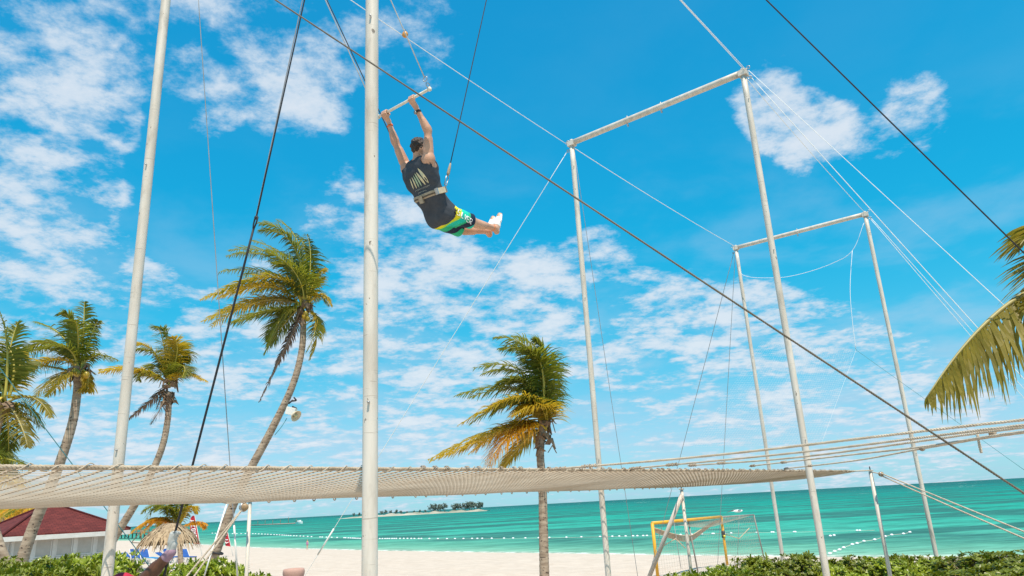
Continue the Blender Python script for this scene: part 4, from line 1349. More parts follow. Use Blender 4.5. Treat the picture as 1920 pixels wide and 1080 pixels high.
# ropes fanning from the near border to an anchor outside the picture on the right
anchor = at(2230, 768, 3.9)
tp = Vector((anchor.x, anchor.y, 0))
ps = thing('anchor_post', 'white anchor post for the net ropes beyond the right edge', 'post', tp)
MB().tube([tp + Vector((0, 0, -.2)), tp + Vector((0, 0, 1.5)), anchor + Vector((0, 0, .2))], .045, 14).build('pole', WHITE, ps)
fan = [((1032, 880), (1345, 853), (1920, 787)), ((1180, 879), (1500, 848), (1920, 797)), ((1290, 873), (1500, 857), (1920, 801)), ((1405, 874), (1610, 851), (1735, 837), (1920, 809)), ((1470, 879), (1600, 864), (1735, 840), (1920, 811))]
fl = ['topmost', 'second from the top', 'middle', 'fourth from the top', 'lowest']
FANL = []
for i, pts in enumerate(fan):
    k0 = pts[0]
    st_ = Q(k0[0], k0[1], SN)
    end = anchor + Vector((0, 0, -.012 * i))
    # each rope runs straight from its splice to the anchor
    P = [st_]
    n_ = len(pts)
    for (x, y) in pts[1:]:
        # distance along the straight run at that picture column
        v = on_line(st_, end, x)
        P.append(at(x, y, v.y))
    P.append(end)
    FANL.append((st_, end))
    mb = MB().rope(spline(P, 6), .0100, .05, 3, 5, 4)
    o = mb.build('net_rope', ROPEM)
    tag(o, fl[i] + ' of the five beige ropes fanning right from the net edge', 'rope', 'ropes fanning from the net')
    for u in (.02, .22 + .05 * i):
        q = P[0].lerp(P[1], u)
        dd = (P[1] - P[0]).normalized()
        kb = MB()
        for j in range(6):
            kb.torus(q + dd * (j * .028), dd, .010 + .003 * (j % 2), .006, 8, 5)
        kb.build('splice', LASH, o)
yt = on_line(*FANL[3], 1833).y
q = at(1833, 815, yt)
o = MB().rope([q, at(1835, 828, yt), at(1840, 849, yt)], .011, .05, 3, 6, 4).build('rope_tail', ROPEM)
tag(o, 'loose rope tail hanging from the net ropes near the right edge', 'rope')
for (x, y, lb) in ((1730, 842, 'knot below the net ropes left of the slanting cable'), (1862, 814, 'knot on the lowest net rope near the right edge')):
    q = at(x, y, on_line(*FANL[4], x).y)
    mb = MB()
    for k in range(3):
        mb.torus(q + Vector((.008 * k - .008, 0, 0)), Vector((.5 - .5 * k, .3, .6)).normalized(), .016, .010, 8, 5)
    tag(mb.build('rope_knot', LASH), lb, 'knot')

# slack lines and backing net on the farthest frame
S4 = mat('faint white net cord', (.74, .76, .78), .8)
o = MB().tube(spline([at(1384, 480, 20.3), at(1392, 515, 20.1), at(1450, 521, 19.6), at(1500, 514, 19.2), at(1560, 494, 18.7), at(1598, 470, 18.3), at(1620, 418, 18.15)], 8), .006, 5).build('slack_line', S4)
tag(o, 'slack white line sagging below the far crossbar', 'rope')
o = MB().tube(spline([at(1598, 470, 18.3), at(1594, 540, 18.2), at(1598, 600, 18.2), at(1605, 656, 18.2)], 6), .007, 5).build('hanging_line', S4)
tag(o, 'knotted white line hanging below the right end of the far crossbar', 'rope')
bn = MB()
c00, c10, c11, c01 = at(1428, 640, 19.6), at(1605, 656, 18.2), at(1540, 832, 18.0), at(1300, 838, 20.4)
nn = 46
def bil(u, v):
    p = c00.lerp(c10, u).lerp(c01.lerp(c11, u), v)
    return p + Vector((.1, -.25, 0)) * math.sin(PI * u) * math.sin(PI * v)
for i in range(nn + 1):
    bn.tube([bil(i / nn, k / 10) for k in range(11)], .0010, 3, False)
    bn.tube([bil(k / 10, i / nn) for k in range(11)], .0010, 3, False)
bn.tube([bil(1, k / 10) for k in range(11)], .0035, 4, False)
o = bn.build('backing_net', S4)
tag(o, 'faint white backing net hanging inside the far frame', 'net')
guy('guy_wire', c10, at(1930, 888, 16), .005, tealm, 'thin blue wire from the backing net corner to the right edge', group='thin dark wires of the rig', to_ground=False)

# ------------------------------------------------------------------ trapeze and safety lines
BT, BZ, BH = 2.02, 6.80, .44
tz = thing('trapeze', 'swinging trapeze with a pale taped bar gripped by the flyer', 'trapeze', rig(BT, 0, BZ))
MB().tube([rig(BT, -BH, BZ), rig(BT, 0, BZ), rig(BT, BH, BZ)], .0165, 14).build('bar', mat('taped trapeze bar', (.72, .66, .55), .7, var=.15, vscale=20), tz)
for s_ in (-BH, BH):
    MB().tube([rig(BT, s_ - .012, BZ), rig(BT, s_ + .012, BZ)], .026, 14).build('end_cap', mat('taped trapeze bar', (0, 0, 0)), tz)
    top = rig(.05, s_, H2 - .06)
    d = (top - rig(BT, s_, BZ)).normalized()
    q = rig(BT, s_, BZ)
    th = MB()
    for k in range(2):
        th.torus(q + d * (.045 + .075 * k), CX if k % 2 == 0 else AX, .030, .006, 12, 5)
    th.build('thimble', STEEL, tz)
    MB().tube(line(q + d * .145, top, 8), .0065, 6).build('rope', mat('grey trapeze wire', (.50, .49, .47), .6, var=.15), tz)
# ------------------------------------------------------------------ people (smooth blended bodies)
def _v(p): return np.array([p[0], p[1], p[2]], float)
class Body:
    def __init__(s): s.pr = []
    def cone(s, a, b, r1, r2, k=.03): s.pr.append(('c', _v(a), _v(b), r1, r2, k)); return s
    def ball(s, c, r, k=.03): return s.cone(c, c, r, r, k)
    def ell(s, c, r, M, k=.03): s.pr.append(('e', _v(c), _v(r), np.array(M, float), max(r), k)); return s
    def bbox(s, pad):
        lo = np.full(3, 1e9); hi = -lo
        for p in s.pr:
            if p[0] == 'c':
                r = max(p[3], p[4]); lo = np.minimum(lo, np.minimum(p[1], p[2]) - r); hi = np.maximum(hi, np.maximum(p[1], p[2]) + r)
            else:
                lo = np.minimum(lo, p[1] - p[4]); hi = np.maximum(hi, p[1] + p[4])
        return lo - pad, hi + pad
    def eval(s, lo, h, shape, infl=0.0):
        F = np.full(shape, .5)
        ax = [lo[i] + h * np.arange(shape[i]) for i in range(3)]
        for p in s.pr:
            if p[0] == 'c':
                r = max(p[3], p[4]); a, b = np.minimum(p[1], p[2]) - r, np.maximum(p[1], p[2]) + r
            else:
                a, b = p[1] - p[4], p[1] + p[4]
            k = p[5]
            m = .09 + k + infl
            i0 = np.maximum(0, np.floor((a - m - lo) / h).astype(int)); i1 = np.minimum(shape, np.ceil((b + m - lo) / h).astype(int) + 1)
            if np.any(i1 <= i0): continue
            X = ax[0][i0[0]:i1[0], None, None]; Y = ax[1][None, i0[1]:i1[1], None]; Z = ax[2][None, None, i0[2]:i1[2]]
            if p[0] == 'c':
                ab = p[2] - p[1]; L2 = ab @ ab
                px, py, pz = X - p[1][0], Y - p[1][1], Z - p[1][2]
                t = np.clip((px * ab[0] + py * ab[1] + pz * ab[2]) / L2, 0, 1) if L2 > 1e-12 else 0 * (px + py + pz)
                d = np.sqrt((px - ab[0] * t) ** 2 + (py - ab[1] * t) ** 2 + (pz - ab[2] * t) ** 2) - (p[3] + (p[4] - p[3]) * t)
            else:
                px, py, pz = X - p[1][0], Y - p[1][1], Z - p[1][2]
                M = p[3]
                q = [(px * M[j][0] + py * M[j][1] + pz * M[j][2]) / p[2][j] for j in range(3)]
                l = np.sqrt(q[0] ** 2 + q[1] ** 2 + q[2] ** 2)
                d = (l - 1) * min(p[2]) * .5 + (l - 1) * (sum(p[2]) / 3) * .5
            sub = F[i0[0]:i1[0], i0[1]:i1[1], i0[2]:i1[2]]
            hh = np.clip(.5 + .5 * (sub - d) / k, 0, 1)
            F[i0[0]:i1[0], i0[1]:i1[1], i0[2]:i1[2]] = sub * (1 - hh) + d * hh - k * hh * (1 - hh)
        return F - infl
def nets(F, lo, h):
    """surface nets: one vertex per cell the surface crosses"""
    S = F < 0
    nx, ny, nz = F.shape
    c = np.zeros((nx - 1, ny - 1, nz - 1), int)
    for dx in (0, 1):
        for dy in (0, 1):
            for dz in (0, 1):
                c += S[dx:nx - 1 + dx, dy:ny - 1 + dy, dz:nz - 1 + dz]
    act = (c > 0) & (c < 8)
    I = np.argwhere(act)
    idx = np.full(act.shape, -1); idx[act] = np.arange(len(I))
    P = np.zeros((len(I), 3)); W = np.zeros(len(I))
    cor = [(x, y, z) for x in (0, 1) for y in (0, 1) for z in (0, 1)]
    for a in range(8):
        for b in range(a + 1, 8):
            ca, cb = np.array(cor[a]), np.array(cor[b])
            if np.abs(ca - cb).sum() != 1: continue
            fa = F[I[:, 0] + ca[0], I[:, 1] + ca[1], I[:, 2] + ca[2]]; fb = F[I[:, 0] + cb[0], I[:, 1] + cb[1], I[:, 2] + cb[2]]
            x = (fa < 0) != (fb < 0)
            t = np.where(x, fa / np.where(np.abs(fa - fb) < 1e-12, 1, fa - fb), 0)
            P += np.where(x[:, None], ca + (cb - ca) * t[:, None], 0); W += x
    P = (I + P / W[:, None]) * h + lo
    Q_ = []
    for axx in range(3):
        o1, o2 = [(1, 2), (2, 0), (0, 1)][axx]
        A = S.take(range(F.shape[axx] - 1), axx); B = S.take(range(1, F.shape[axx]), axx)
        E = np.argwhere(A != B)
        if not len(E): continue
        ok = (E[:, o1] > 0) & (E[:, o2] > 0) & (E[:, o1] < F.shape[o1] - 1) & (E[:, o2] < F.shape[o2] - 1)
        E = E[ok]
        ins = A[E[:, 0], E[:, 1], E[:, 2]]
        def g(d1, d2):
            e = E.copy(); e[:, o1] += d1; e[:, o2] += d2
            return idx[e[:, 0], e[:, 1], e[:, 2]]
        q = np.stack([g(-1, -1), g(0, -1), g(0, 0), g(-1, 0)], -1)
        q[~ins] = q[~ins][:, ::-1]
        Q_.append(q)
    return P, np.concatenate(Q_)
def sdf_mesh(name, fn, lo, hi, h, m, parent, colors=None, attr='Col', smooth_it=1):
    shape = np.ceil((hi - lo) / h).astype(int) + 1
    F = fn(lo, h, shape)
    P, Fc = nets(F, lo, h)
    me = bpy.data.meshes.new(name)
    o0 = np.array(world_loc(parent)) if parent is not None else np.zeros(3)
    me.from_pydata((P - o0).tolist(), [], Fc.tolist())
    me.validate()
    me.polygons.foreach_set('use_smooth', [True] * len(me.polygons))
    if colors is not None:
        ca = me.color_attributes.new(attr, 'FLOAT_COLOR', 'POINT')
        cc = np.concatenate([colors(P), np.ones((len(P), 1))], 1)
        ca.data.foreach_set('color', cc.reshape(-1))
    me.materials.append(m)
    o = bpy.data.objects.new(name, me); COL.objects.link(o)
    if parent is not None: o.parent = parent
    if smooth_it:
        bm = bmesh.new(); bm.from_mesh(me)
        for _ in range(smooth_it):
            bmesh.ops.smooth_vert(bm, verts=bm.verts, factor=.4, use_axis_x=True, use_axis_y=True, use_axis_z=True)
        bm.to_mesh(me); bm.free()
    return o
def grid_xyz(lo, h, shape):
    ax = [lo[i] + h * np.arange(shape[i]) for i in range(3)]
    return ax[0][:, None, None], ax[1][None, :, None], ax[2][None, None, :]
def half(lo, h, shape, p, n):
    X, Y, Z = grid_xyz(lo, h, shape)
    return (X - p[0]) * n[0] + (Y - p[1]) * n[1] + (Z - p[2]) * n[2]

def grip(B, bar_c, axis, wrist, back, thumb_side, r_bar=.017, sc=1.0):
    """a closed hand: palm behind the bar, four fingers over it, thumb under it from the palm's side"""
    axis = axis.normalized()
    u = wrist - bar_c; u = (u - axis * u.dot(axis)).normalized()
    v = back - axis * back.dot(axis) - u * back.dot(u); v = v.normalized()
    # palm
    for off in (-.028, -.009, .010, .029):
        o_ = axis * (off * sc)
        kn = bar_c + o_ + v * (r_bar + .016 * sc) + u * .010 * sc
        B.cone(wrist + axis * (off * .45 * sc), kn, .021 * sc, .0145 * sc, .012)
        Rr = r_bar + .0095 * sc
        ln = 235 if abs(off) < .02 else (215 if off * thumb_side > 0 else 195)
        prev = kn
        for st in range(1, 6):
            ph = math.radians(-15 + ln * st / 5)
            q = bar_c + o_ * 1.05 + v * (Rr * math.cos(ph)) - u * (Rr * math.sin(ph))
            B.cone(prev, q, .0098 * sc, .0090 * sc, .004); prev = q
    ts = axis * (thumb_side * .030 * sc)
    prev = wrist.lerp(bar_c, .45) + ts * .8 + v * .008
    pts = [bar_c + ts * 1.45 + u * (r_bar + .022 * sc) + v * .006, bar_c + ts * 1.25 + u * (r_bar + .010 * sc) - v * .022 * sc, bar_c + ts * .8 - v * (r_bar + .012 * sc) + u * .004]
    for i, q in enumerate(pts):
        B.cone(prev, q, (.0135, .0115, .0105)[i] * sc, (.0115, .0105, .0095)[i] * sc, .006); prev = q

def head(B, c, upv, fwd, s=1.0, neck=None):
    upv = upv.normalized(); fwd = (fwd - upv * fwd.dot(upv)).normalized(); rg = fwd.cross(upv)
    M = [list(rg), list(fwd), list(upv)]
    B.ell(c + upv * .025 * s - fwd * .008 * s, (.076 * s, .094 * s, .098 * s), M, .02)
    B.cone(c + fwd * .045 * s - upv * .02 * s, c + fwd * .055 * s - upv * .085 * s, .056 * s, .036 * s, .03)     # face and chin
    B.cone(c - upv * .03 * s + rg * .045 * s, c - upv * .07 * s + fwd * .03 * s + rg * .03 * s, .03 * s, .022 * s, .03)
    B.cone(c - upv * .03 * s - rg * .045 * s, c - upv * .07 * s + fwd * .03 * s - rg * .03 * s, .03 * s, .022 * s, .03)
    B.cone(c + fwd * .092 * s + upv * .018 * s, c + fwd * .113 * s - upv * .022 * s, .009 * s, .014 * s, .012)    # nose
    B.cone(c + fwd * .088 * s - upv * .052 * s + rg * .018 * s, c + fwd * .088 * s - upv * .052 * s - rg * .018 * s, .010 * s, .010 * s, .008)
    B.cone(c + fwd * .082 * s + upv * .035 * s + rg * .032 * s, c + fwd * .082 * s + upv * .035 * s - rg * .032 * s, .012 * s, .012 * s, .014)
    for sg in (-1, 1):
        e = c + rg * (sg * .077 * s)
        B.cone(e + upv * .022 * s, e - upv * .018 * s + fwd * .008 * s, .013 * s, .010 * s, .006)
    if neck is not None:
        B.cone(c - upv * .05 * s - fwd * .015 * s, neck, .056 * s, .060 * s, .03)
    return rg, fwd, upv

SKIN = mat('tanned skin', (0.60, 0.345, 0.225), .5, color2=(0.46, 0.235, 0.145), vscale=5, spec=.45, bump=.12, bscale=60, detail=9)
HAIR = mat('dark brown hair', (0.030, 0.018, 0.012), .6, color2=(0.075, 0.045, 0.028), vscale=60, bump=.5, bscale=120)

# ---- the flyer
FS = -.04
def RL(t, s, z): return rig(t, s, z)
sR, sL = RL(2.255, .165, 6.09), RL(2.285, -.225, 6.12)
eR, eL = RL(2.205, .215, 6.43), RL(2.150, -.285, 6.45)
wR, wL = RL(2.075, .165, 6.685), RL(2.075, -.31, 6.69)
bRc, bLc = RL(BT, .155, BZ), RL(BT, -.315, BZ)
neck = RL(2.285, FS, 6.165)
hd = RL(2.285, FS + .02, 6.315)
chest = RL(2.335, FS, 6.02)
waist = RL(2.455, FS, 5.775)
pelv = RL(2.665, FS, 5.575)
hR, hL = RL(2.70, FS + .085, 5.565), RL(2.70, FS - .085, 5.550)
kR, kL = RL(3.075, FS + .12, 5.572), RL(3.07, FS - .09, 5.530)
aR, aL = RL(3.525, FS + .105, 5.612), RL(3.515, FS - .01, 5.60)
tR, tL = RL(3.655, FS + .09, 5.840), RL(3.650, FS - .02, 5.828)
fl = thing('person', 'trapeze flyer in dark tank top and bright board shorts swinging with piked legs', 'person', RL(2.45, 0, 5.45))
torso = Body(); body = Body()
def add_torso(B):
    n_ = (chest - pelv).normalized()
    for s_ in (-1, 1):
        o_ = CX * s_
        B.cone(chest + o_ * .105, waist + o_ * .075, .110, .098, .05)
        B.cone(waist + o_ * .075, pelv + o_ * .078, .098, .112, .05)
        B.cone(pelv + o_ * .075 - AX * .02 + Vector((0, 0, -.02)), pelv + o_ * .08 + AX * .03, .112, .108, .05)
    B.cone(chest + CX * .12 + Vector((0, 0, .03)), chest - CX * .12 + Vector((0, 0, .03)), .098, .098, .05)
    # latissimus and shoulder blade sheets running up to the raised arms
    B.cone(sR + Vector((0, 0, -.02)), chest + CX * .13 - Vector((0, 0, .1)), .062, .085, .05)
    B.cone(sL + Vector((0, 0, -.02)), chest - CX * .13 - Vector((0, 0, .1)), .062, .085, .05)
    B.cone(neck - Vector((0, 0, .03)), sR, .055, .058, .05); B.cone(neck - Vector((0, 0, .03)), sL, .055, .058, .05)
add_torso(torso); add_torso(body)
for (S_, E_, W_, bc, ts) in ((sR, eR, wR, bRc, -1), (sL, eL, wL, bLc, 1)):
    body.ball(S_.lerp(E_, .06), .066, .04)
    body.cone(S_, E_, .058, .042, .03)
    body.cone(S_.lerp(E_, .28) - AX * .012, S_.lerp(E_, .66) - AX * .010, .056, .048, .014)
    body.cone(S_.lerp(E_, .30) + AX * .016, S_.lerp(E_, .70) + AX * .014, .050, .044, .014)
    body.cone(E_, W_, .045, .029, .025)
    body.cone(E_.lerp(W_, .10) + CX * .008, E_.lerp(W_, .45) + CX * .004, .046, .037, .015)
    body.cone(E_.lerp(W_, .10) - CX * .010, E_.lerp(W_, .40) - CX * .004, .044, .036, .015)
    grip(body, bc, CX, W_ + (bc - W_) * .15, -AX + Vector((0, 0, .25)), ts, .0175, 1.05)
head(body, hd, Vector((.05, .06, 1)), AX * .9 + Vector((0, 0, .12)) + CX * .05, 1.0, neck)
for (H_, K_, A_, T_) in ((hR, kR, aR, tR), (hL, kL, aL, tL)):
    body.cone(H_, K_, .092, .058, .04)
    body.cone(K_, A_, .054, .036, .03)
    body.cone(K_.lerp(A_, .18) - Vector((0, 0, .018)), K_.lerp(A_, .48) - Vector((0, 0, .014)), .050, .042, .03)
    he = A_ + AX * .035 + Vector((0, 0, -.035))
    body.cone(A_, he, .036, .033, .02)
    body.cone(he, T_, .034, .022, .02); body.cone(A_ + AX * .01, T_, .033, .022, .03)
    for k in range(5):
        q = T_ + CX * ((k - 2) * .016); body.cone(he.lerp(T_, .6) + CX * ((k - 2) * .012), q + (T_ - he).normalized() * (.016 - .004 * abs(k - 1)), .013, .011, .006)
lo, hi = body.bbox(.03)
sdf_mesh('body', lambda l, h, s: body.eval(l, h, s), lo, hi, .0068, SKIN, fl, smooth_it=1)
# tank top
lo, hi = torso.bbox(.05)
hem_p = RL(2.735, 0, 5.575); hem_n = (AX * .86 + Vector((0, 0, -.50))).normalized()
cut = Body()
cut.cone(sR + Vector((0, 0, .02)) + CX * .03, sR.lerp(chest, .42) + CX * .085, .075, .085, .03); cut.cone(sR, eR, .09, .09, .02)
cut.cone(sL + Vector((0, 0, .02)) - CX * .03, sL.lerp(chest, .42) - CX * .085, .075, .085, .03); cut.cone(sL, eL, .09, .09, .02)
cut.cone(neck + Vector((0, 0, .005)) - AX * .02, hd, .062, .08, .02)
cut.cone(neck + AX * .10 + Vector((0, 0, -.03)), neck + Vector((0, 0, .1)), .075, .08, .02)
def shirt_fn(l, h, s):
    F = torso.eval(l, h, s, .013)
    X, Y, Z = grid_xyz(l, h, s)
    F = F + .0035 * np.sin(X * 31 + Z * 17) * np.sin(Z * 41 - Y * 13)           # cloth folds
    F = np.maximum(F, half(l, h, s, hem_p, hem_n))
    return np.maximum(F, -cut.eval(l, h, s))
SHIRT = mat('charcoal tank top cotton', (0.050, 0.058, 0.072), .9, color2=(0.066, 0.074, 0.088), vscale=9, bump=.15, bscale=200, spec=.2)
shirt = sdf_mesh('tank_top', shirt_fn, lo, hi, .0075, SHIRT, fl)
# board shorts
legs = Body()
for s_ in (-1, 1):
    legs.cone(pelv + CX * s_ * .078, pelv + CX * s_ * .08 + AX * .04, .112, .110, .05)
for (H_, K_) in ((hR, kR), (hL, kL)):
    legs.cone(H_, K_.lerp(H_, .02), .106, .082, .04)
lo, hi = legs.bbox(.05)
endR = kR.lerp(hR, .06); endL = kL.lerp(hL, .10)
top_p = RL(2.665, 0, 5.60)
sh_ax = (kR - hR).normalized()
def shorts_fn(l, h, s):
    F = legs.eval(l, h, s, .012)
    X, Y, Z = grid_xyz(l, h, s)
    F = F + .003 * np.sin(X * 37 + Z * 23 + Y * 11)
    F = np.maximum(F, half(l, h, s, endR, sh_ax) - .0)
    return np.maximum(F, -half(l, h, s, top_p, hem_n))
NAVY = (.012, .022, .050); TEAL = (.008, .52, .38); GREEN = (.02, .42, .20); YEL = (.80, .66, .02); LIME = (.45, .66, .03)
def shorts_col(P):
    d = P - np.array(hem_p)
    u = d @ np.array(hem_n)                       # distance below the shirt hem
    z = P[:, 2]
    side = (P - np.array(C0)) @ np.array(CX)
    w = u + .018 * np.sin(side * 22) + .012 * np.sin(z * 35)
    out = np.zeros((len(P), 3))
    for i, x in enumerate(w):
        right = side[i] > FS
        if x < .030: c_ = YEL
        elif x < .055: c_ = LIME
        elif x < .150: c_ = TEAL if right else GREEN
        elif x < .185: c_ = GREEN if right else NAVY
        elif x < .290: c_ = NAVY
        else: c_ = TEAL
        if not right and x > .25: c_ = GREEN
        out[i] = c_
    return out
SHORTM = attr_mat('printed board short cloth', 'Col', .8, noise=.12, nscale=30)
shorts = sdf_mesh('board_shorts', shorts_fn, lo, hi, .0075, SHORTM, fl, shorts_col)
# hair
hair = Body()
upH = Vector((.05, .06, 1)).normalized(); fH = (AX * .9 + Vector((0, 0, .12))).normalized(); fH = (fH - upH * fH.dot(upH)).normalized(); rH = fH.cross(upH)
hair.ell(hd + upH * .030 - fH * .012, (.084, .102, .104), [list(rH), list(fH), list(upH)], .02)
hair.cone(hd + upH * .112 - fH * .01, hd + upH * .122 + fH * .03, .026, .028, .03); hair.ball(hd + upH * .128 + rH * .02, .018, .02); hair.ball(hd + upH * .118 - rH * .03 - fH * .03, .02, .02)
hair.cone(hd - fH * .07 + upH * .0, hd - fH * .062 - upH * .055, .045, .036, .03)
lo, hi = hair.bbox(.03)
def hair_fn(l, h, s):
    F = hair.eval(l, h, s)
    X, Y, Z = grid_xyz(l, h, s)
    F = F + .005 * np.sin(X * 150 + Z * 60) * np.sin(Y * 130 - Z * 80) + .004 * np.sin(X * 70 - Z * 95 + Y * 40)
    face = half(l, h, s, hd + fH * .045 + upH * .03, (fH - upH * .55).normalized())
    nape = half(l, h, s, hd - upH * .075, -upH) + .010 * np.sin(X * 90) * np.sin(Y * 110)
    F = np.maximum(F, face)
    return np.maximum(F, nape)
sdf_mesh('hair', hair_fn, lo, hi, .006, HAIR, fl)
# harness belt round the waist
bn_ = (AX * .42 + Vector((0, 0, -.90))).normalized()
bp_ = waist + Vector((0, 0, -.005)) + AX * .01
lo, hi = torso.bbox(.06)
BELT = mat('tan harness webbing', (.42, .34, .24), .8, color2=(.30, .24, .17), vscale=40, bump=.3, bscale=150)
def slab(p, n, hw, infl):
    def fn(l, h, s):
        F = torso.eval(l, h, s, infl)
        return np.maximum(F, np.abs(half(l, h, s, p, n)) - hw)
    return fn
lo2 = np.minimum(_v(waist) - .24, _v(waist) - .24); hi2 = _v(waist) + .24
sdf_mesh('harness_belt', slab(bp_, bn_, .032, .021), lo2, hi2, .006, BELT, fl)
sdf_mesh('harness_strap', slab(bp_ + bn_ * .006, bn_, .010, .026), lo2, hi2, .006, mat('dark harness strap', (.10, .075, .05), .7), fl)
# buckles and pads found by casting on to the belt
deps = bpy.context.evaluated_depsgraph_get
def bvh_of(o):
    me = o.data; off = world_loc(o)
    return BVHTree.FromPolygons([v.co + off for v in me.vertices], [tuple(p.vertices) for p in me.polygons])
bv_sh = bvh_of(shirt); bv_so = bvh_of(shorts)
view = (Vector((0, 0, EYE)) - waist).normalized()
def on_surf(bv, x, y, lift=.004):
    """surface point seen along a measured direction, lifted a little off the cloth"""
    d = ray(x, y).normalized()
    hit = bv.ray_cast(Vector((0, 0, EYE)), d)
    if hit[0] is None: return None, None
    n = hit[1]
    if n.dot(d) > 0: n = -n
    return hit[0] + n * lift, n
ctr = waist
q, n = on_surf(bv_sh, 825, 358, .02)
if q is None: q, n = waist + CX * .15, CX
xd = bn_.cross(n).normalized(); nn_ = xd.cross(bn_).normalized()
MB().box(q, (.125, .036, .066), Matrix((xd, nn_, bn_)).transposed()).build('harness_pad', mat('cream harness pad', (.58, .50, .36), .8, color2=(.46, .38, .26), vscale=30), fl, False)
for sft in (-.07, .07):
    MB().box(q + xd * sft, (.012, .048, .075), Matrix((xd, nn_, bn_)).transposed()).build('buckle', STEEL, fl, False)
q2, n2 = on_surf(bv_sh, 791, 374, .02)
if q2 is not None:
    xd2 = bn_.cross(n2).normalized(); nn2 = xd2.cross(bn_).normalized()
    MB().box(q2, (.05, .034, .085), Matrix((xd2, nn2, bn_)).transposed()).build('harness_pad', mat('tan harness webbing', (0, 0, 0)), fl, False)
# watch, wrist band, foot wraps
def band(c, axis, r, hw, name, m):
    ax_ = axis.normalized(); u = ax_.orthogonal().normalized(); w = ax_.cross(u)
    V = []; F = []
    n = 18
    for k in range(n):
        t = 2 * PI * k / n; o_ = u * math.cos(t) + w * math.sin(t)
        V += [c + o_ * r - ax_ * hw, c + o_ * r + ax_ * hw, c + o_ * (r - .008) + ax_ * hw, c + o_ * (r - .008) - ax_ * hw]
    for k in range(n):
        a_ = 4 * k; b_ = 4 * ((k + 1) % n)
        for j in range(4): F.append((a_ + j, b_ + j, b_ + (j + 1) % 4, a_ + (j + 1) % 4))
    return MB().add(V, F).build(name, m, fl)
wc = eR.lerp(wR, .86); axw = wR - eR
band(wc, axw, .037, .013, 'watch_strap', mat('black watch rubber', (.015, .015, .017), .5))
vw = (Vector((0, 0, EYE)) - wc); vw = (vw - axw.normalized() * vw.dot(axw.normalized())).normalized()
vw = (vw - CX * .9).normalized(); vw = (vw - axw.normalized() * vw.dot(axw.normalized())).normalized()
MB().tube([wc + vw * .030, wc + vw * .048], .022, 14).build('watch_case', mat('watch steel', (.35, .33, .30), .3, metal=.8), fl)
band(eL.lerp(wL, .84), wL - eL, .037, .010, 'wrist_band', mat('orange wrist band', (.75, .13, .015), .5))
band(aR.lerp(kR, .10), aR - kR, .043, .008, 'ankle_tape', mat('orange ankle tape', (.75, .25, .10), .6))
WRAP = mat('white foot wrap', (.82, .81, .79), .8, var=.06, bump=.3, bscale=90)
for (A_, T_) in ((aR, tR), (aL, tL)):
    he = A_ + AX * .035 + Vector((0, 0, -.035))
    f_ = Body(); f_.cone(he.lerp(T_, .22), he.lerp(T_, .7), .038, .034, .02); f_.cone(A_.lerp(T_, .25), A_.lerp(T_, .7), .037, .033, .02)
    for k in range(5):
        f_.cone(he.lerp(T_, .6) + CX * ((k - 2) * .015), T_ + CX * ((k - 2) * .017), .021, .016 - .001 * k, .012)
    lo, hi = f_.bbox(.02)
    n_ = (T_ - he).normalized(); p_ = he.lerp(T_, .26); p2_ = he.lerp(T_, .97)
    sdf_mesh('foot_wrap', lambda l, h, s: np.maximum(np.maximum(f_.eval(l, h, s), -half(l, h, s, p_, n_)), half(l, h, s, p2_, n_)), lo, hi, .006, WRAP, fl)
# print on the back of the tank top: a rack of surfboards over two lines of script
def patch(bv, poly, lift, name, m, parent, nsub=1):
    V = []
    for (x, y) in poly:
        q_, n_ = on_surf(bv, x, y, lift)
        if q_ is None: return None
        V.append(q_)
    c_ = sum(V, Vector()) / len(V)
    cx_ = sum(p[0] for p in poly) / len(poly); cy_ = sum(p[1] for p in poly) / len(poly)
    qc, nc_ = on_surf(bv, cx_, cy_, lift)
    if qc is not None: c_ = qc
    F = [(len(V), i, (i + 1) % len(V)) for i in range(len(V))]
    back_ = [v + ray(cx_, cy_).normalized() * .002 for v in V]
    n0 = len(V)
    VV = V + [c_] + back_
    F += [(i, (i + 1) % n0, n0 + 1 + (i + 1) % n0, n0 + 1 + i) for i in range(n0)]
    return MB().add(VV, F).build(name, m, parent, False)
CREAM = mat('cream print', (.72, .62, .40), .85, color2=(.60, .52, .30), vscale=30)
MINT = mat('pale green print', (.45, .55, .36), .85)
boards = [((783.5, 315), (804, 343), 5.6), ((780.5, 322.5), (798.5, 346.5), 4.2), ((777.5, 324.5), (791.5, 349), 3.2), ((774.8, 328.5), (786.5, 352), 2.8), ((772, 332), (782, 354), 2.4), ((768.8, 335), (776, 355.5), 2.0)]
for i, ((x0, y0), (x1, y1), w) in enumerate(boards):
    dx, dy = x1 - x0, y1 - y0; L_ = math.hypot(dx, dy); nx_, ny_ = -dy / L_, dx / L_
    poly = []
    n = 9
    for k in range(n + 1):
        u = k / n; ww = w * .5 * math.sin(PI * u) ** .6 * (1.0 if u > .5 else .93)
        poly.append((x0 + dx * u + nx_ * ww, y0 + dy * u + ny_ * ww))
    for k in range(n - 1, 0, -1):
        u = k / n; ww = w * .5 * math.sin(PI * u) ** .6
        poly.append((x0 + dx * u - nx_ * ww, y0 + dy * u - ny_ * ww))
    patch(bv_sh, poly, .005, 'shirt_print', MINT if i in (2, 3) else CREAM, fl)
def stroke(bv, pts, w, lift, name, m, parent):
    P = []
    for (x, y) in pts:
        q_, n_ = on_surf(bv, x, y, lift)
        if q_ is not None: P.append(q_)
    if len(P) > 1:
        return MB().tube(P, w, 4).build(name, m, parent)
PALE = mat('faded script print', (.42, .42, .38), .9)
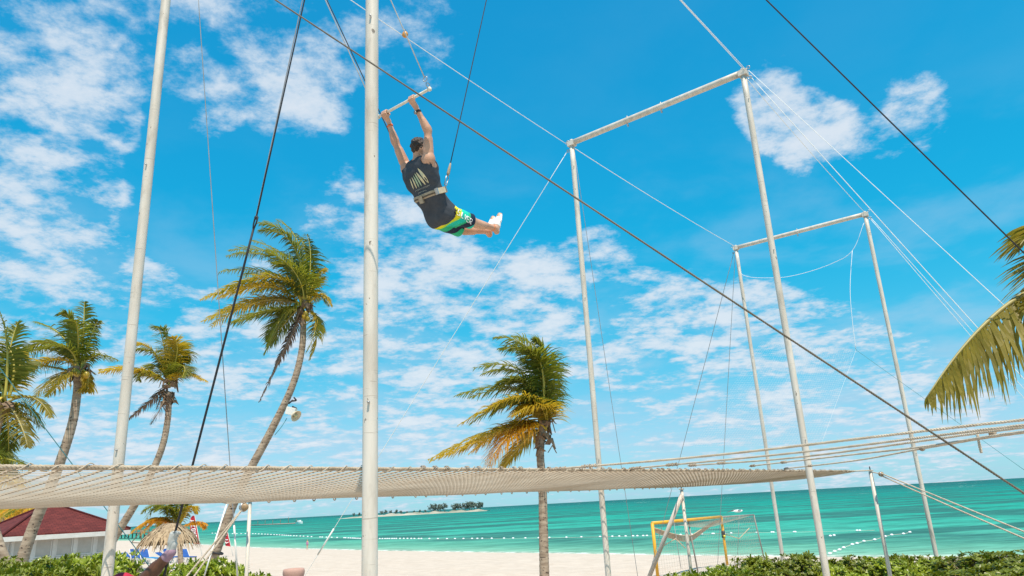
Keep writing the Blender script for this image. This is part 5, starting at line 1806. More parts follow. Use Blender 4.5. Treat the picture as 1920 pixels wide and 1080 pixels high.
for (x0, y0, x1, y1, n, am) in ((779, 358.5, 806, 347.5, 44, 1.6), (784, 363, 800, 356.5, 26, 1.3)):
    stroke(bv_sh, [(x0 + (x1 - x0) * i / n + .8 * math.cos(i * 1.55), y0 + (y1 - y0) * i / n + am * math.sin(i * 1.55) * (1.3 if i % 9 < 3 else .8)) for i in range(n + 1)], .0022, .004, 'shirt_script', PALE, fl)
# lettering on the shorts leg
LET = {'S': [[(1, 0), (0, 0), (0, .5), (1, .5), (1, 1), (0, 1)]], 'I': [[(.5, 0), (.5, 1)]], 'L': [[(0, 0), (0, 1), (.9, 1)]], 'V': [[(0, 0), (.5, 1), (1, 0)]], 'E': [[(1, 0), (0, 0), (0, 1), (1, 1)], [(0, .5), (.8, .5)]], 'R': [[(0, 1), (0, 0), (1, 0), (1, .5), (0, .5), (1, 1)]], 'K': [[(0, 0), (0, 1)], [(1, 0), (0, .5), (1, 1)]]}
WPR = mat('white short print', (.85, .85, .84), .8); BPR = mat('black short print', (.01, .01, .012), .8)
def letters(word, x0, y0, dx, dy, hx, hy, gap, w, m):
    x, y = x0, y0
    for ch in word:
        for seg in LET[ch]:
            P = []
            for i in range(len(seg) - 1):
                for k in range(4):
                    t = k / 4; a_, b_ = seg[i], seg[i + 1]
                    P.append((a_[0] + (b_[0] - a_[0]) * t, a_[1] + (b_[1] - a_[1]) * t))
            P.append(seg[-1])
            stroke(bv_so, [(x + u * dx * .72 + v * hx, y + u * dy * .72 + v * hy) for u, v in P], w, .004, 'shorts_lettering', m, fl)
        f_ = .55 if ch == 'I' else 1.0
        x += dx * f_; y += dy * f_
letters('K', 854, 391, 5, 3.2, -3.0, 9.0, 0, .0058, BPR)
letters('SILVER', 859.5, 393.5, 4.9, 3.5, -2.6, 8.6, 0, .0052, WPR)

# safety lines clipped to the belt
def safety(q0, q1, label, z_top):
    d = q1 - q0
    e = q0 + d * ((z_top - q0.z) / d.z)
    t = thing('safety_line', label, 'safety line', q0, 'black safety lines of the flyer')
    dn = d.normalized()
    ln = MB().tube(line(q0 + dn * .30, e, 8), .0065, 6).build('rope', BLACKR, t)
    cb = MB()
    cb.tube([q0 + dn * .02 + CX.cross(dn) * .018, q0 + dn * .13 + CX.cross(dn) * .022, q0 + dn * .15, q0 + dn * .13 - CX.cross(dn) * .022, q0 + dn * .02 - CX.cross(dn) * .012, q0 + dn * .02 + CX.cross(dn) * .018], .0065, 6)
    cb.build('carabiner', STEEL, t)
    MB().tube([q0 + dn * .15, q0 + dn * .18, q0 + dn * .26, q0 + dn * .32], [.012, .02, .017, .009], 8).build('rope_thimble', BELT, t)
    return t
q0 = Q(835, 350, .135)
safety(q0, Q(912, 0, .5), 'black safety line from the right hip of the flyer up to the top edge', 9.4)
q1 = Q(789, 374, -.23)
safety(q1, Q(613, 0, -.85), 'black safety line from the left hip of the flyer passing behind the central pole', 9.4)

# ---- generic standing figure
def figure(base, heading, ht, label, skin, parts, arm_r=None, arm_l=None, name='person', h=.012, grip_r=None, legs_apart=.10, hair_m=HAIR, lean=0.0):
    """standing person; heading = facing direction angle in plan; arms given as (elbow, wrist) offsets or points"""
    k = ht / 1.78
    f = Vector((math.sin(heading), math.cos(heading), 0)); r = Vector((f.y, -f.x, 0)); z = Vector((0, 0, 1))
    b = Vector(base)
    def L(x, y, zz): return b + r * (x * k) + f * (y * k) + z * (zz * k)
    t = thing(name, label, 'person', b)
    B = Body(); To = Body()
    for T_ in (B, To):
        for s_ in (-1, 1):
            T_.cone(L(s_ * .10, 0, 1.36), L(s_ * .065, 0, 1.12), .105 * k, .092 * k, .05 * k)
            T_.cone(L(s_ * .065, 0, 1.12), L(s_ * .07, -.01, .95), .092 * k, .105 * k, .05 * k)
        T_.cone(L(-.13, -.01, 1.42), L(.13, -.01, 1.42), .07 * k, .07 * k, .05 * k)
    neck_ = L(0, -.01, 1.50); hc = L(0, .015, 1.655)
    rg, ff, uu = head(B, hc, z, f, k, neck_)
    arms = []
    for s_, arm in ((1, arm_r), (-1, arm_l)):
        S_ = L(s_ * .185, -.01, 1.42)
        if arm is None: E_, W_ = L(s_ * .24, -.02, 1.13), L(s_ * .25, .07, .88)
        else: E_, W_ = arm
        B.cone(S_, E_, .056 * k, .041 * k, .03 * k); B.cone(E_, W_, .041 * k, .027 * k, .02 * k); B.ball(S_, .062 * k, .03 * k)
        arms.append((S_, E_, W_))
        if arm is None or not grip_r or s_ < 0:
            d = (W_ - E_).normalized()
            B.cone(W_, W_ + d * .07 * k, .028 * k, .032 * k, .015 * k)
            for q in range(4):
                o_ = f * ((q - 1.5) * .017 * k)
                B.cone(W_ + d * .07 * k + o_, W_ + d * (.125 - .008 * abs(q - 1.2)) * k + o_ - r * s_ * .008 * k, .0095 * k, .0085 * k, .005 * k)
                B.cone(W_ + d * (.125 - .008 * abs(q - 1.2)) * k + o_ - r * s_ * .008 * k, W_ + d * (.165 - .01 * abs(q - 1.2)) * k + o_ - r * s_ * .025 * k, .0085 * k, .0075 * k, .005 * k)
            B.cone(W_ + d * .02 * k + f * .025 * k, W_ + d * .085 * k + f * .048 * k, .012 * k, .009 * k, .008 * k)
    for s_ in (-1, 1):
        H_, K_, A_ = L(s_ * .085, 0, .93), L(s_ * legs_apart, .02, .50), L(s_ * (legs_apart + .01), -.02, .085)
        B.cone(H_, K_, .088 * k, .055 * k, .04 * k); B.cone(K_, A_, .052 * k, .035 * k, .03 * k)
        B.cone(K_ - f * .02 * k - z * .08 * k, K_ - f * .02 * k - z * .2 * k, .05 * k, .042 * k, .03 * k)
        B.cone(A_ - f * .03 * k - z * .045 * k, A_ + f * .15 * k - z * .055 * k, .035 * k, .026 * k, .02 * k)
    return t, B, To, L, k, arms, hc, (f, r, z), neck_
def finish(t, B, h, skin):
    lo, hi = B.bbox(.03)
    return sdf_mesh('body', lambda l, hh, s: B.eval(l, hh, s), lo, hi, h, skin, t)

# ---- the line handler at the bottom left, seen only by cap, hair and raised gloved arm
DARK = mat('dark brown skin', (.115, .050, .026), .5, color2=(.085, .036, .019), vscale=6, spec=.45)
sp_b = Vector((-3.93, 7.42, 0)); sp_b.z = ground(sp_b.x, sp_b.y)
hand = at(326, 1008, 7.15)
wr = at(322, 1034, 7.15)
el = at(262, 1098, 7.25)
t, B, To, L, k, arms, hc, fr, nk = figure(sp_b, math.radians(60), 1.80, 'person holding the black rope with a raised gloved hand, mostly below the bottom edge', DARK, None, arm_r=(el, wr), grip_r=True, arm_l=(at(255, 1180, 7.5), at(318, 1120, 7.3)))
B.cone(el, wr.lerp(el, .15), .066, .046, .03); B.cone(el.lerp(wr, .1), el.lerp(wr, .5), .068, .06, .03)
rope_dir = (at(480, 410, 6.6) - at(312, 1085, 7.15)).normalized()
finish(t, B, .011, DARK)
glove = Body()
glove.cone(wr.lerp(el, .06), wr.lerp(hand, .5), .040, .042, .02)
grip(glove, hand, rope_dir, wr.lerp(hand, .35), Vector((.55, -.8, .1)), 1, .013, 1.35)
lo, hi = glove.bbox(.02)
sdf_mesh('glove', lambda l, h, s: glove.eval(l, h, s), lo, hi, .0065, mat('grey white work glove', (.52, .54, .53), .85, color2=(.36, .40, .40), vscale=18), t)
cuff = Body(); cuff.cone(wr.lerp(el, .02), wr.lerp(el, .17), .046, .050, .01)
lo, hi = cuff.bbox(.02)
sdf_mesh('glove_cuff', lambda l, h, s: cuff.eval(l, h, s), lo, hi, .007, mat('mauve glove cuff', (.30, .20, .27), .9), t)
lo, hi = To.bbox(.06)
sdf_mesh('shirt', lambda l, h, s: np.maximum(To.eval(l, h, s, .016), -half(l, h, s, L(0, 0, .90), (0, 0, 1))), lo, hi, .012, mat('crimson shirt', (.42, .02, .06), .85, var=.15), t)
f_, r_, z_ = fr
capb = Body(); capb.ell(hc + z_ * .055, (.088, .105, .085), [list(r_), list(f_), list(z_)], .02); capb.cone(hc + z_ * .05 + f_ * .09, hc + z_ * .045 + f_ * .16, .05, .04, .02)
lo, hi = capb.bbox(.03)
sdf_mesh('cap', lambda l, h, s: np.maximum(capb.eval(l, h, s), -half(l, h, s, hc + z_ * .035, (0, 0, 1))), lo, hi, .009, mat('crimson cap', (.45, .015, .05), .8), t)
bd = MB()
for j in range(9):
    an = -1.2 + j * .3
    o_ = (r_ * math.sin(an) - f_ * math.cos(an)) * .088
    bd.tube([hc + o_ + z_ * .03, hc + o_ * 1.15 - z_ * .06, hc + o_ * 1.2 - z_ * .16], [.014, .013, .010], 6)
bd.build('braids', HAIR, t)
sv = Body()
for s_ in (-1, 1):
    sv.cone(L(s_ * .085, 0, .93), L(s_ * .10, .02, .52), .105, .085, .05)
lo, hi = sv.bbox(.05)
sdf_mesh('shorts', lambda l, h, s: np.maximum(sv.eval(l, h, s), -half(l, h, s, L(0, 0, .56), (0, 0, 1))), lo, hi, .012, mat('black shorts', (.02, .02, .022), .9), t)
# ---- the rope in that hand
kn = at(480, 411, 6.6)
up1, _ = through(kn, at(570, 0, 6.3), 0, 9.6)
up1 = kn + (at(570, 0, 6.3) - kn) * ((9.6 - kn.z) / (at(570, 0, 6.3).z - kn.z))
low = hand + (hand - kn).normalized() * ((hand.z - .9) / -(hand - kn).normalized().z)
o = thing('hauling_rope', 'black hauling rope running from the gloved hand up past the leaning palm', 'rope', low)
MB().tube(line(kn + (hand - kn).normalized() * .10, low, 14), .0115, 8).build('lower_rope', BLACKR, o)
ud = (up1 - kn).normalized(); ld = (hand - kn).normalized()
MB().tube([kn + ld * .12, kn + ld * .05 + CX * .024, kn + CX * .026 - ld * .01, kn - ld * .03, kn - CX * .026 - ld * .01, kn + ld * .05 - CX * .024, kn + ld * .12], .0085, 6).build('eye_loop', BLACKR, o)
MB().sphere(kn - ld * .015, .022, 8, 6).build('knot', BLACKR, o)
MB().tube(line(kn, up1 + CX * .02, 6), .0075, 6).build('upper_rope', BLACKR, o)
MB().tube(line(kn - CX * .012, up1 - CX * .05, 6), .0055, 6).build('return_rope', mat('grey return line', (.30, .30, .31), .7), o)

# ---- child at the water's edge
cb_ = atz(576, 1029.5, -1.88); cb_.z = ground(cb_.x, cb_.y)
FAIR = mat('fair sunburnt skin', (.62, .36, .25), .6)
t, B, To, L, k, arms, hc, fr, nk = figure(cb_, math.radians(20), 1.20, 'small child in a pink swimsuit standing at the edge of the water', FAIR, None)
finish(t, B, .014, FAIR)
lo, hi = To.bbox(.05)
sdf_mesh('swimsuit', lambda l, h, s: np.maximum(To.eval(l, h, s, .012), half(l, h, s, L(0, 0, 1.40), (0, 0, 1))), lo, hi, .014, mat('pink swimsuit', (.55, .22, .42), .7, color2=(.30, .14, .34), vscale=9), t)
hr = Body(); f_, r_, z_ = fr
hr.ell(hc + z_ * .03 - f_ * .012, (.06, .07, .075), [list(r_), list(f_), list(z_)], .02); hr.cone(hc - f_ * .04, hc - f_ * .05 - z_ * .10, .04, .03, .02)
lo, hi = hr.bbox(.03)
sdf_mesh('hair', lambda l, h, s: np.maximum(hr.eval(l, h, s), half(l, h, s, hc + f_ * .03, tuple(f_))), lo, hi, .012, mat('fair hair', (.42, .25, .10), .7), t)
# ------------------------------------------------------------------ red roofed hut
A_ = at(22, 1008, 35.0); B_ = at(214, 1000, 38.5)
A_.z = 0; B_.z = 0
hx = (B_ - A_); LW = hx.length; hx.normalize()
hy = Vector((-hx.y, hx.x, 0)); LD = 4.4
hz = Vector((0, 0, 1))
zg = min(ground(A_.x, A_.y), ground(B_.x, B_.y)) - .2
ze = 1.98
hut = thing('beach_hut', 'white panelled beach hut with a dark red hip roof behind the hedge', 'hut', (A_.x, A_.y, zg))
def HP(u, v, z): return A_ + hx * u + hy * v + hz * z
HW = mat('white painted board', (.66, .65, .62), .7, color2=(.55, .53, .49), vscale=2.5, bump=.1)
def roof_material():
    m = bpy.data.materials.new('dark red shingles'); m.use_nodes = True
    nt = m.node_tree; L = nt.links.new
    bs = nt.nodes['Principled BSDF']; bs.inputs['Roughness'].default_value = .85; bs.inputs['Specular IOR Level'].default_value = .25
    tc_ = nt.nodes.new('ShaderNodeTexCoord')
    br = nt.nodes.new('ShaderNodeTexBrick')
    br.inputs['Scale'].default_value = 1.0; br.inputs['Brick Width'].default_value = .30; br.inputs['Row Height'].default_value = .13; br.inputs['Mortar Size'].default_value = .012
    br.inputs['Color1'].default_value = (.165, .034, .028, 1); br.inputs['Color2'].default_value = (.105, .022, .019, 1); br.inputs['Mortar'].default_value = (.07, .012, .012, 1)
    mp = nt.nodes.new('ShaderNodeMapping'); L(tc_.outputs['UV'], mp.inputs[0]); L(mp.outputs[0], br.inputs['Vector'])
    ns = nt.nodes.new('ShaderNodeTexNoise'); ns.inputs['Scale'].default_value = 1.6; ns.inputs['Detail'].default_value = 6
    L(tc_.outputs['Object'], ns.inputs['Vector'])
    hs = nt.nodes.new('ShaderNodeHueSaturation'); mr = nt.nodes.new('ShaderNodeMapRange'); mr.inputs[3].default_value = .6; mr.inputs[4].default_value = 1.35
    L(ns.outputs[0], mr.inputs[0]); L(mr.outputs[0], hs.inputs['Value']); L(br.outputs[0], hs.inputs['Color']); L(hs.outputs[0], bs.inputs['Base Color'])
    bp = nt.nodes.new('ShaderNodeBump'); bp.inputs['Strength'].default_value = .6; bp.inputs['Distance'].default_value = .02
    L(br.outputs['Fac'], bp.inputs['Height']); bp.invert = True; L(bp.outputs[0], bs.inputs['Normal'])
    return m
ROOF = roof_material()
ov = .55
rz = 3.35
rid = .5
e0, e1, e2, e3 = HP(-ov, -ov, ze + .12), HP(LW + ov, -ov, ze + .12), HP(LW + ov, LD + ov, ze + .12), HP(-ov, LD + ov, ze + .12)
r1 = HP(LW / 2 - rid, LD / 2, rz); r2 = HP(LW / 2 + rid, LD / 2, rz)
V = [e0, e1, e2, e3, r1, r2]
V2 = [v - hz * .07 for v in V]
rm = MB().add(V + V2, [(0, 1, 5, 4), (1, 2, 5), (2, 3, 4, 5), (3, 0, 4), (6, 10, 11, 7), (7, 11, 8), (8, 11, 10, 9), (9, 10, 6), (0, 6, 7, 1), (1, 7, 8, 2), (2, 8, 9, 3), (3, 9, 6, 0)]).build('roof', ROOF, hut, False)
uv = rm.data.uv_layers.new(name='UVMap')
for poly in rm.data.polygons:
    n = poly.normal; hdir = Vector((-n.y, n.x, 0)); hdir = hdir.normalized() if hdir.length > .01 else Vector((1, 0, 0)); sl_ = n.cross(hdir)
    for li in poly.loop_indices:
        co = rm.data.vertices[rm.data.loops[li].vertex_index].co
        uv.data[li].uv = (co.dot(hdir), co.dot(sl_))
for (p, q) in ((e0, r1), (e1, r2), (e2, r2), (e3, r1), (r1, r2)):
    MB().tube([p + hz * .01, p.lerp(q, .5) + hz * .02, q + hz * .02], .06, 6).build('ridge_cap', ROOF, rm)
for (p, q) in ((e0, e1), (e1, e2), (e2, e3), (e3, e0)):
    MB().bar(p - hz * .175, q - hz * .175, .05, .21).build('fascia', HW, hut, False)
MB().box(HP(LW / 2, LD / 2, ze - .05), (LW + .3, LD + .3, .05), Matrix((hx, hy, hz)).transposed()).build('ceiling', HW, hut, False)
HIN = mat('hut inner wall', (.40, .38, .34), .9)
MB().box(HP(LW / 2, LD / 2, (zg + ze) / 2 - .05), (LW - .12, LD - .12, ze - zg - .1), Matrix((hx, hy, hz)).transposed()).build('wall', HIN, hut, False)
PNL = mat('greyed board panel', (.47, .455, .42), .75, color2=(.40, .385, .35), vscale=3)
def wall_run(O, d, n_out, length, np_):
    w = length / np_
    for i in range(np_ + 1):
        c_ = O + d * (w * i) + n_out * .02
        MB().box(c_ + hz * ((zg + ze) / 2 - .04), (.14, .10, ze - zg - .12), Matrix((d, n_out, hz)).transposed()).build('wall_post', HW, hut, False)
    for i in range(np_):
        c_ = O + d * (w * (i + .5))
        zt, zb = ze - .12, ze - .98
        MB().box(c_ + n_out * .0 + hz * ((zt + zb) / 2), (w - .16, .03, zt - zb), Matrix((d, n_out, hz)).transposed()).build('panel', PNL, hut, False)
        fr_ = MB()
        for (dx, dz, sx, sz) in ((0, (zt - zb) / 2 - .03, w - .16, .06), (0, -(zt - zb) / 2 + .03, w - .16, .06), (-(w - .16) / 2 + .03, 0, .06, zt - zb - .12), ((w - .16) / 2 - .03, 0, .06, zt - zb - .12)):
            fr_.box(c_ + n_out * .028 + d * dx + hz * ((zt + zb) / 2 + dz), (sx, .022, sz), Matrix((d, n_out, hz)).transposed())
        fr_.build('panel_frame', HW, hut, False)
        MB().box(c_ + n_out * .02 + hz * (zb - .05), (w - .14, .07, .07), Matrix((d, n_out, hz)).transposed()).build('rail', HW, hut, False)
        la = MB()
        z1, z0 = zb - .09, zg + .25
        ww = w - .16; hh_ = z1 - z0
        st_ = .11
        k = -hh_
        while k < ww:
            for sg in (1, -1):
                a0 = max(0, k); a1 = min(ww, k + hh_)
                if a1 - a0 > .03:
                    za, zb_ = (a0 - k), (a1 - k)
                    xa, xb = (a0, a1) if sg > 0 else (ww - a0, ww - a1)
                    la.bar(c_ + d * (xa - ww / 2) + hz * (z0 + za) + n_out * (.008 + .006 * sg), c_ + d * (xb - ww / 2) + hz * (z0 + zb_) + n_out * (.008 + .006 * sg), .008, .03, n_out.cross(Vector((.3, .2, .9))).normalized())
            k += st_
        o = la.build('lattice', HW, hut, False); o['kind'] = 'stuff'
wall_run(HP(0, 0, 0), hx, -hy, LW, 5)
wall_run(HP(0, LD, 0), -hy, -hx, LD, 4)
wall_run(HP(LW, 0, 0), hy, hx, LD, 4)

# ------------------------------------------------------------------ thatched palapa
pc = at(318, 1000, 40.0); gz = ground(pc.x, pc.y)
pal = thing('palapa', 'round thatched beach parasol behind the loungers', 'parasol', (pc.x, pc.y, gz))
top = at(322, 982, 40.0).z; edge = at(318, 1021, 40).z; RAD = 1.52
MB().tube([(pc.x, pc.y, gz - .2), (pc.x, pc.y, (gz + top) / 2), (pc.x, pc.y, top - .1)], .09, 12).build('post', WOODD, pal)
TH = mat('dry thatch', (.46, .34, .21), .95, color2=(.26, .18, .11), vscale=5, perobj=.1)
rt_ = random.Random(33)
for layer in range(4):
    th = MB()
    n = 150
    r0_ = RAD * (.12 + .23 * layer); r1_ = RAD * (.48 + .19 * layer)
    for k in range(n):
        an = rt_.uniform(0, 2 * PI)
        o_ = Vector((math.cos(an), math.sin(an), 0)); sd = Vector((-o_.y, o_.x, 0))
        def hz_at(r): return top - (top - edge) * (r / RAD) ** 2.1
        ra = r0_ * rt_.uniform(.8, 1.1); rb_ = r1_ * rt_.uniform(.9, 1.1)
        pA2 = Vector((pc.x, pc.y, 0)) + o_ * ra + hz * (hz_at(ra) + .04 - .005 * layer)
        pB2 = Vector((pc.x, pc.y, 0)) + o_ * rb_ + sd * rt_.uniform(-.25, .25) + hz * (hz_at(rb_) - rt_.uniform(.0, .22) + .12 * rt_.random())
        mid = (pA2 + pB2) / 2 + hz * .06
        w = rt_.uniform(.03, .06)
        i = len(th.v)
        th.v += [tuple(pA2 - sd * w), tuple(pA2 + sd * w), tuple(mid + sd * w), tuple(mid - sd * w), tuple(pB2 + sd * .008), tuple(pB2 - sd * .008)]
        th.f += [(i, i + 1, i + 2, i + 3), (i + 3, i + 2, i + 4, i + 5)]
    o = th.build('thatch_layer', TH, pal, False); o['kind'] = 'stuff'
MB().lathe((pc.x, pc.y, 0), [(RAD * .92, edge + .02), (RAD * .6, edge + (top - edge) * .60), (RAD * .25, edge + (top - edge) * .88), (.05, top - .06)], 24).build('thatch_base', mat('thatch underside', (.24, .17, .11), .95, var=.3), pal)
# ------------------------------------------------------------------ sun loungers
BLUE = mat('royal blue lounger sling', (.015, .10, .36), .7, color2=(.010, .06, .24), vscale=4)
BLUEL = mat('bright blue lounger pad', (.02, .22, .46), .7, var=.2)
LW_ = mat('white lounger plastic', (.72, .70, .66), .5, var=.1)
def lounger(x, y, zabs, ang, label, back=.75, pad=BLUE):
    p = atz(x, y, zabs)
    p.z = ground(p.x, p.y)
    t = thing('sun_lounger', label, 'sun lounger', p, 'sun loungers on the sand')
    f = Vector((math.cos(ang), math.sin(ang), 0)); s_ = Vector((-f.y, f.x, 0))
    def P(l, w, z): return p + f * l + s_ * w + hz * z
    fr_ = MB()
    for w in (-.32, .32):
        fr_.bar(P(-.95, w, .36), P(.95, w, .36), .045, .06)
    for l in (-.6, 0, .6): fr_.bar(P(l, -.32, .35), P(l, .32, .35), .04, .04)
    fr_.build('frame', LW_, t, False)
    for w in (-.32, .32):
        for l, dl_ in ((-.75, .16), (-.75, -.16), (.6, .16), (.6, -.16)):
            MB().bar(P(l, w, .35), P(l + dl_, w, -.03), .045, .04, s_).build('leg', LW_, t, False)
    MB().box(P(-.3, 0, .40), (1.25, .58, .05), Matrix((f, s_, hz)).transposed()).build('seat', pad, t, False)
    d = (f * math.cos(back) + hz * math.sin(back)).normalized(); n_ = s_.cross(d)
    MB().box(P(.32, 0, .42) + d * .36, (.76, .58, .05), Matrix((d, s_, -n_)).transposed()).build('backrest', pad, t, False)
    for w in (-.31, .31):
        MB().bar(P(.32, w, .39), P(.32, w, .39) + d * .80, .04, .05, s_).build('back_rail', LW_, t, False)
    return t
la = math.radians(205)
for i, (x, y, lb, bk) in enumerate(((238, 1060, 'blue sun lounger half hidden by the shrub beside the left pole', .4), (255, 1063, 'raised blue lounger first of the three in a row', 1.0), (264, 1063, 'raised blue lounger in the middle of the three in a row', 1.0), (274, 1064, 'raised blue lounger last of the three in a row', .95), (300, 1064, 'flat bright blue lounger right of the raised row', .1), (313, 1060, 'blue lounger with a half raised back below the palapa', .5), (322, 1058, 'raised blue lounger directly left of the gloved hand', .9), (350, 1058, 'blue lounger right of the gloved hand before the shrub', .8))):
    lounger(x, y + 4, -.95, math.radians(140 if i in (1, 2, 3, 7, 0) else 165), lb, bk, BLUEL if i in (4,) else BLUE)

# ------------------------------------------------------------------ feather flags
RED = mat('red flag cloth', (.62, .035, .055), .8, color2=(.50, .025, .045), vscale=3, trans=.15)
FW = mat('white flag print', (.82, .80, .80), .8)
GL = {'S': LET['S'], 'C': [[(1, 0), (0, 0), (0, 1), (1, 1)]], 'O': [[(0, 0), (1, 0), (1, 1), (0, 1), (0, 0)]], 'A': [[(0, 1), (.5, 0), (1, 1)], [(.25, .6), (.75, .6)]], 'U': [[(0, 0), (0, 1), (1, 1), (1, 0)]], 'B': [[(0, 0), (0, 1), (1, 1), (1, 0), (0, 0)], [(0, .5), (1, .5)]], 'T': [[(0, 0), (1, 0)], [(.5, 0), (.5, 1)]], 'Y': [[(0, 0), (.5, .5), (1, 0)], [(.5, .5), (.5, 1)]], 'I': LET['I'], 'L': LET['L'], '5': LET['S'], '8': [[(0, 0), (1, 0), (1, 1), (0, 1), (0, 0)], [(0, .5), (1, .5)]], '1': [[(.2, .2), (.5, 0), (.5, 1)]], '7': [[(0, 0), (1, 0), (.4, 1)]]}
def flag(top_px, bot_px, base_px, wpx, Y, word, label, tip=True):
    """a tall narrow pennant sewn to a leaning pole"""
    tp_ = at(*top_px, Y); bp_f = at(*bot_px, Y); gp = at(*base_px, Y)
    g = ground(gp.x, gp.y)
    t = thing('feather_flag', label, 'flag', (gp.x, gp.y, g), 'red feather flags on the beach')
    dirv = (tp_ - bp_f).normalized()
    foot = bp_f - dirv * ((bp_f.z - g + .2) / dirv.z)
    MB().tube([foot, bp_f, tp_], [.03, .025, .015], 8).build('pole', LW_, t)
    W = wpx * Y / FPX
    n = 16
    sd = Vector((-1, .12, 0))
    V = []; F = []
    for k in range(n + 1):
        u = k / n
        p = bp_f.lerp(tp_, u)
        w = W * (1 if u < .55 else max(.05, math.sqrt(max(0, 1 - ((u - .55) / .47) ** 2))))
        for j in range(6):
            q = p + sd * (w * j / 5) + Vector((0, .05 * math.sin(j * 1.3 + u * 5), (.10 * j / 5 if k == 0 else 0) + .02 * math.sin(u * 9)))
            V.append(q)
    V += [v + Vector((0, .012, 0)) for v in V]
    m_ = (n + 1) * 6
    for k in range(n):
        for j in range(5):
            a0 = k * 6 + j
            F.append((a0, a0 + 1, a0 + 7, a0 + 6)); F.append((m_ + a0, m_ + a0 + 6, m_ + a0 + 7, m_ + a0 + 1))
    MB().add(V, F).build('cloth', RED, t)
    # letters run down the cloth
    L_ = (tp_ - bp_f).length
    for i, ch in enumerate(word):
        if ch == ' ': continue
        u0 = .86 - i * (.74 / max(1, len(word)))
        ls = .74 / len(word) * .72
        for seg in GL[ch]:
            P = []
            for (gx, gy) in seg:
                uu = u0 - gx * ls * .9
                ww = .22 + .52 * (1 - gy)
                p = bp_f.lerp(tp_, uu) + sd * (W * ww) + Vector((0, -.07, 0))
                P.append(p)
            MB().tube(P, .045, 4).build('lettering', FW, t)
    return t
flag((365, 967), (375, 1021), (376, 1032), 13, 68, 'Y COAST', 'tall red feather flag with white letters right of the palapa')
flag((424, 985), (433, 1025), (434, 1033), 10, 72, '588 17', 'red feather flag with white letters right of the leaning palm foot')
flag((309, 984), (316, 1023), (317, 1031), 10, 69, ' ', 'red feather flag hidden behind the palapa, only its foot showing')

# ------------------------------------------------------------------ football goal
YG = mat('yellow goal paint', (.78, .40, .02), .5, color2=(.66, .32, .02), vscale=3)
GREYT = mat('grey goal tube', (.30, .27, .24), .5, var=.2)
GN = mat('pale goal netting', (.42, .40, .33), .9)
gLt, gRt = at(1223, 981, 30), at(1352, 969, 36)
gl0, gr0 = Vector((gLt.x, gLt.y, ground(gLt.x, gLt.y) - .15)), Vector((gRt.x, gRt.y, ground(gRt.x, gRt.y) - .15))
goal = thing('football_goal', 'yellow football goal with a pale net on the beach', 'goal', (gl0 + gr0) / 2)
rr = at(1413, 965, 39.0); rl_ = rr + (gLt - gRt)
rr0 = at(1432, 1036, 39.5); rr0.z = ground(rr0.x, rr0.y); rl0 = at(1308, 1068, 33.0); rl0.z = ground(rl0.x, rl0.y)
rlt = at(1290, 975, 33.0)
for (p, q) in ((gl0, gLt), (gr0, gRt)):
    MB().tube([p, (p + q) / 2, q], .062, 14).build('post', YG, goal)
MB().tube([gLt, (gLt + gRt) / 2, gRt], .062, 14).build('crossbar', YG, goal)
MB().tube([gRt, rr], .03, 8).build('top_stay', GREYT, goal)
MB().tube([gLt, rlt], .03, 8).build('top_stay', GREYT, goal)
MB().tube([rr, rr0], .035, 8).build('rear_leg', GREYT, goal)
MB().tube([rlt, rl0], .035, 8).build('rear_leg', GREYT, goal)
pm = gRt + (gr0 - gRt) * .26
pad = MB().tube([pm, pm + Vector((0, 0, -.32))], .085, 12).build('strap', BLACKR, goal)
MB().tube([pm + Vector((.02, -.07, -.20)), pm + Vector((.02, -.07, -.30))], .05, 8).build('strap_tag', mat('yellow tag', (.75, .6, .02), .5), goal)
pm = gLt + (gl0 - gLt) * .93
MB().tube([pm, pm + Vector((0, 0, -.15))], .08, 12).build('foot_band', WOODD, goal)
nt_ = MB()
def quadnet(a, b, c, d, nu, nv, sag):
    def bl(u, v):
        p = a.lerp(b, u).lerp(d.lerp(c, u), v)
        return p - hz * sag * math.sin(PI * u) * (1 - abs(2 * v - 1) * .5)
    for i in range(nu + 1): nt_.tube([bl(i / nu, k / 8) for k in range(9)], .0035, 3, False)
    for i in range(nv + 1): nt_.tube([bl(k / 16, i / nv) for k in range(17)], .0035, 3, False)
quadnet(gLt, gRt, rr, rlt, 46, 14, .38)
quadnet(rlt, rr, rr0, rl0, 40, 14, .0)
quadnet(gRt, rr, rr0, gr0, 16, 14, .05)
quadnet(gLt, rlt, rl0, gl0, 16, 14, .05)
o = nt_.build('netting', GN, goal); o['kind'] = 'stuff'
fold = MB()
for k in range(7):
    z_off = Vector((0, .03 * k, -.02 * k))
    fold.tube([gLt.lerp(gRt, i / 16) + z_off - hz * (.12 + (.52 + .02 * k) * math.sin(PI * min(1, i / 16 * .92 + .05)) ** 1.3 * (1.0 if i < 8 else (1 - (i - 8) / 9))) for i in range(17)], .022, 4)
o = fold.build('net_roll', mat('tan net roll', (.52, .40, .28), .9, var=.2), goal)
for (x0, y0, x1, y1, x2, y2) in ((1243, 1024, 1267, 1010, 1285, 1028), (1358, 1001, 1386, 1010, 1405, 990)):
    MB().tube([at(x0, y0, 31.5), at(x1, y1, 31.5), at(x2, y2, 31.5)] if x0 < 1300 else [at(x0, y0, 37), at(x1, y1, 37), at(x2, y2, 37)], .02, 5).build('net_tie', mat('tan net roll', (0, 0, 0)), goal)
for (x, y0, x2, y2, Y) in ((1263, 976, 1277, 1066, 31.5), (1386, 966, 1383, 1040, 37.5)):
    q2_ = at(x2, y2, Y)
    MB().tube([at(x, y0, Y), q2_], .012, 5).build('net_cord', LINEG, goal)

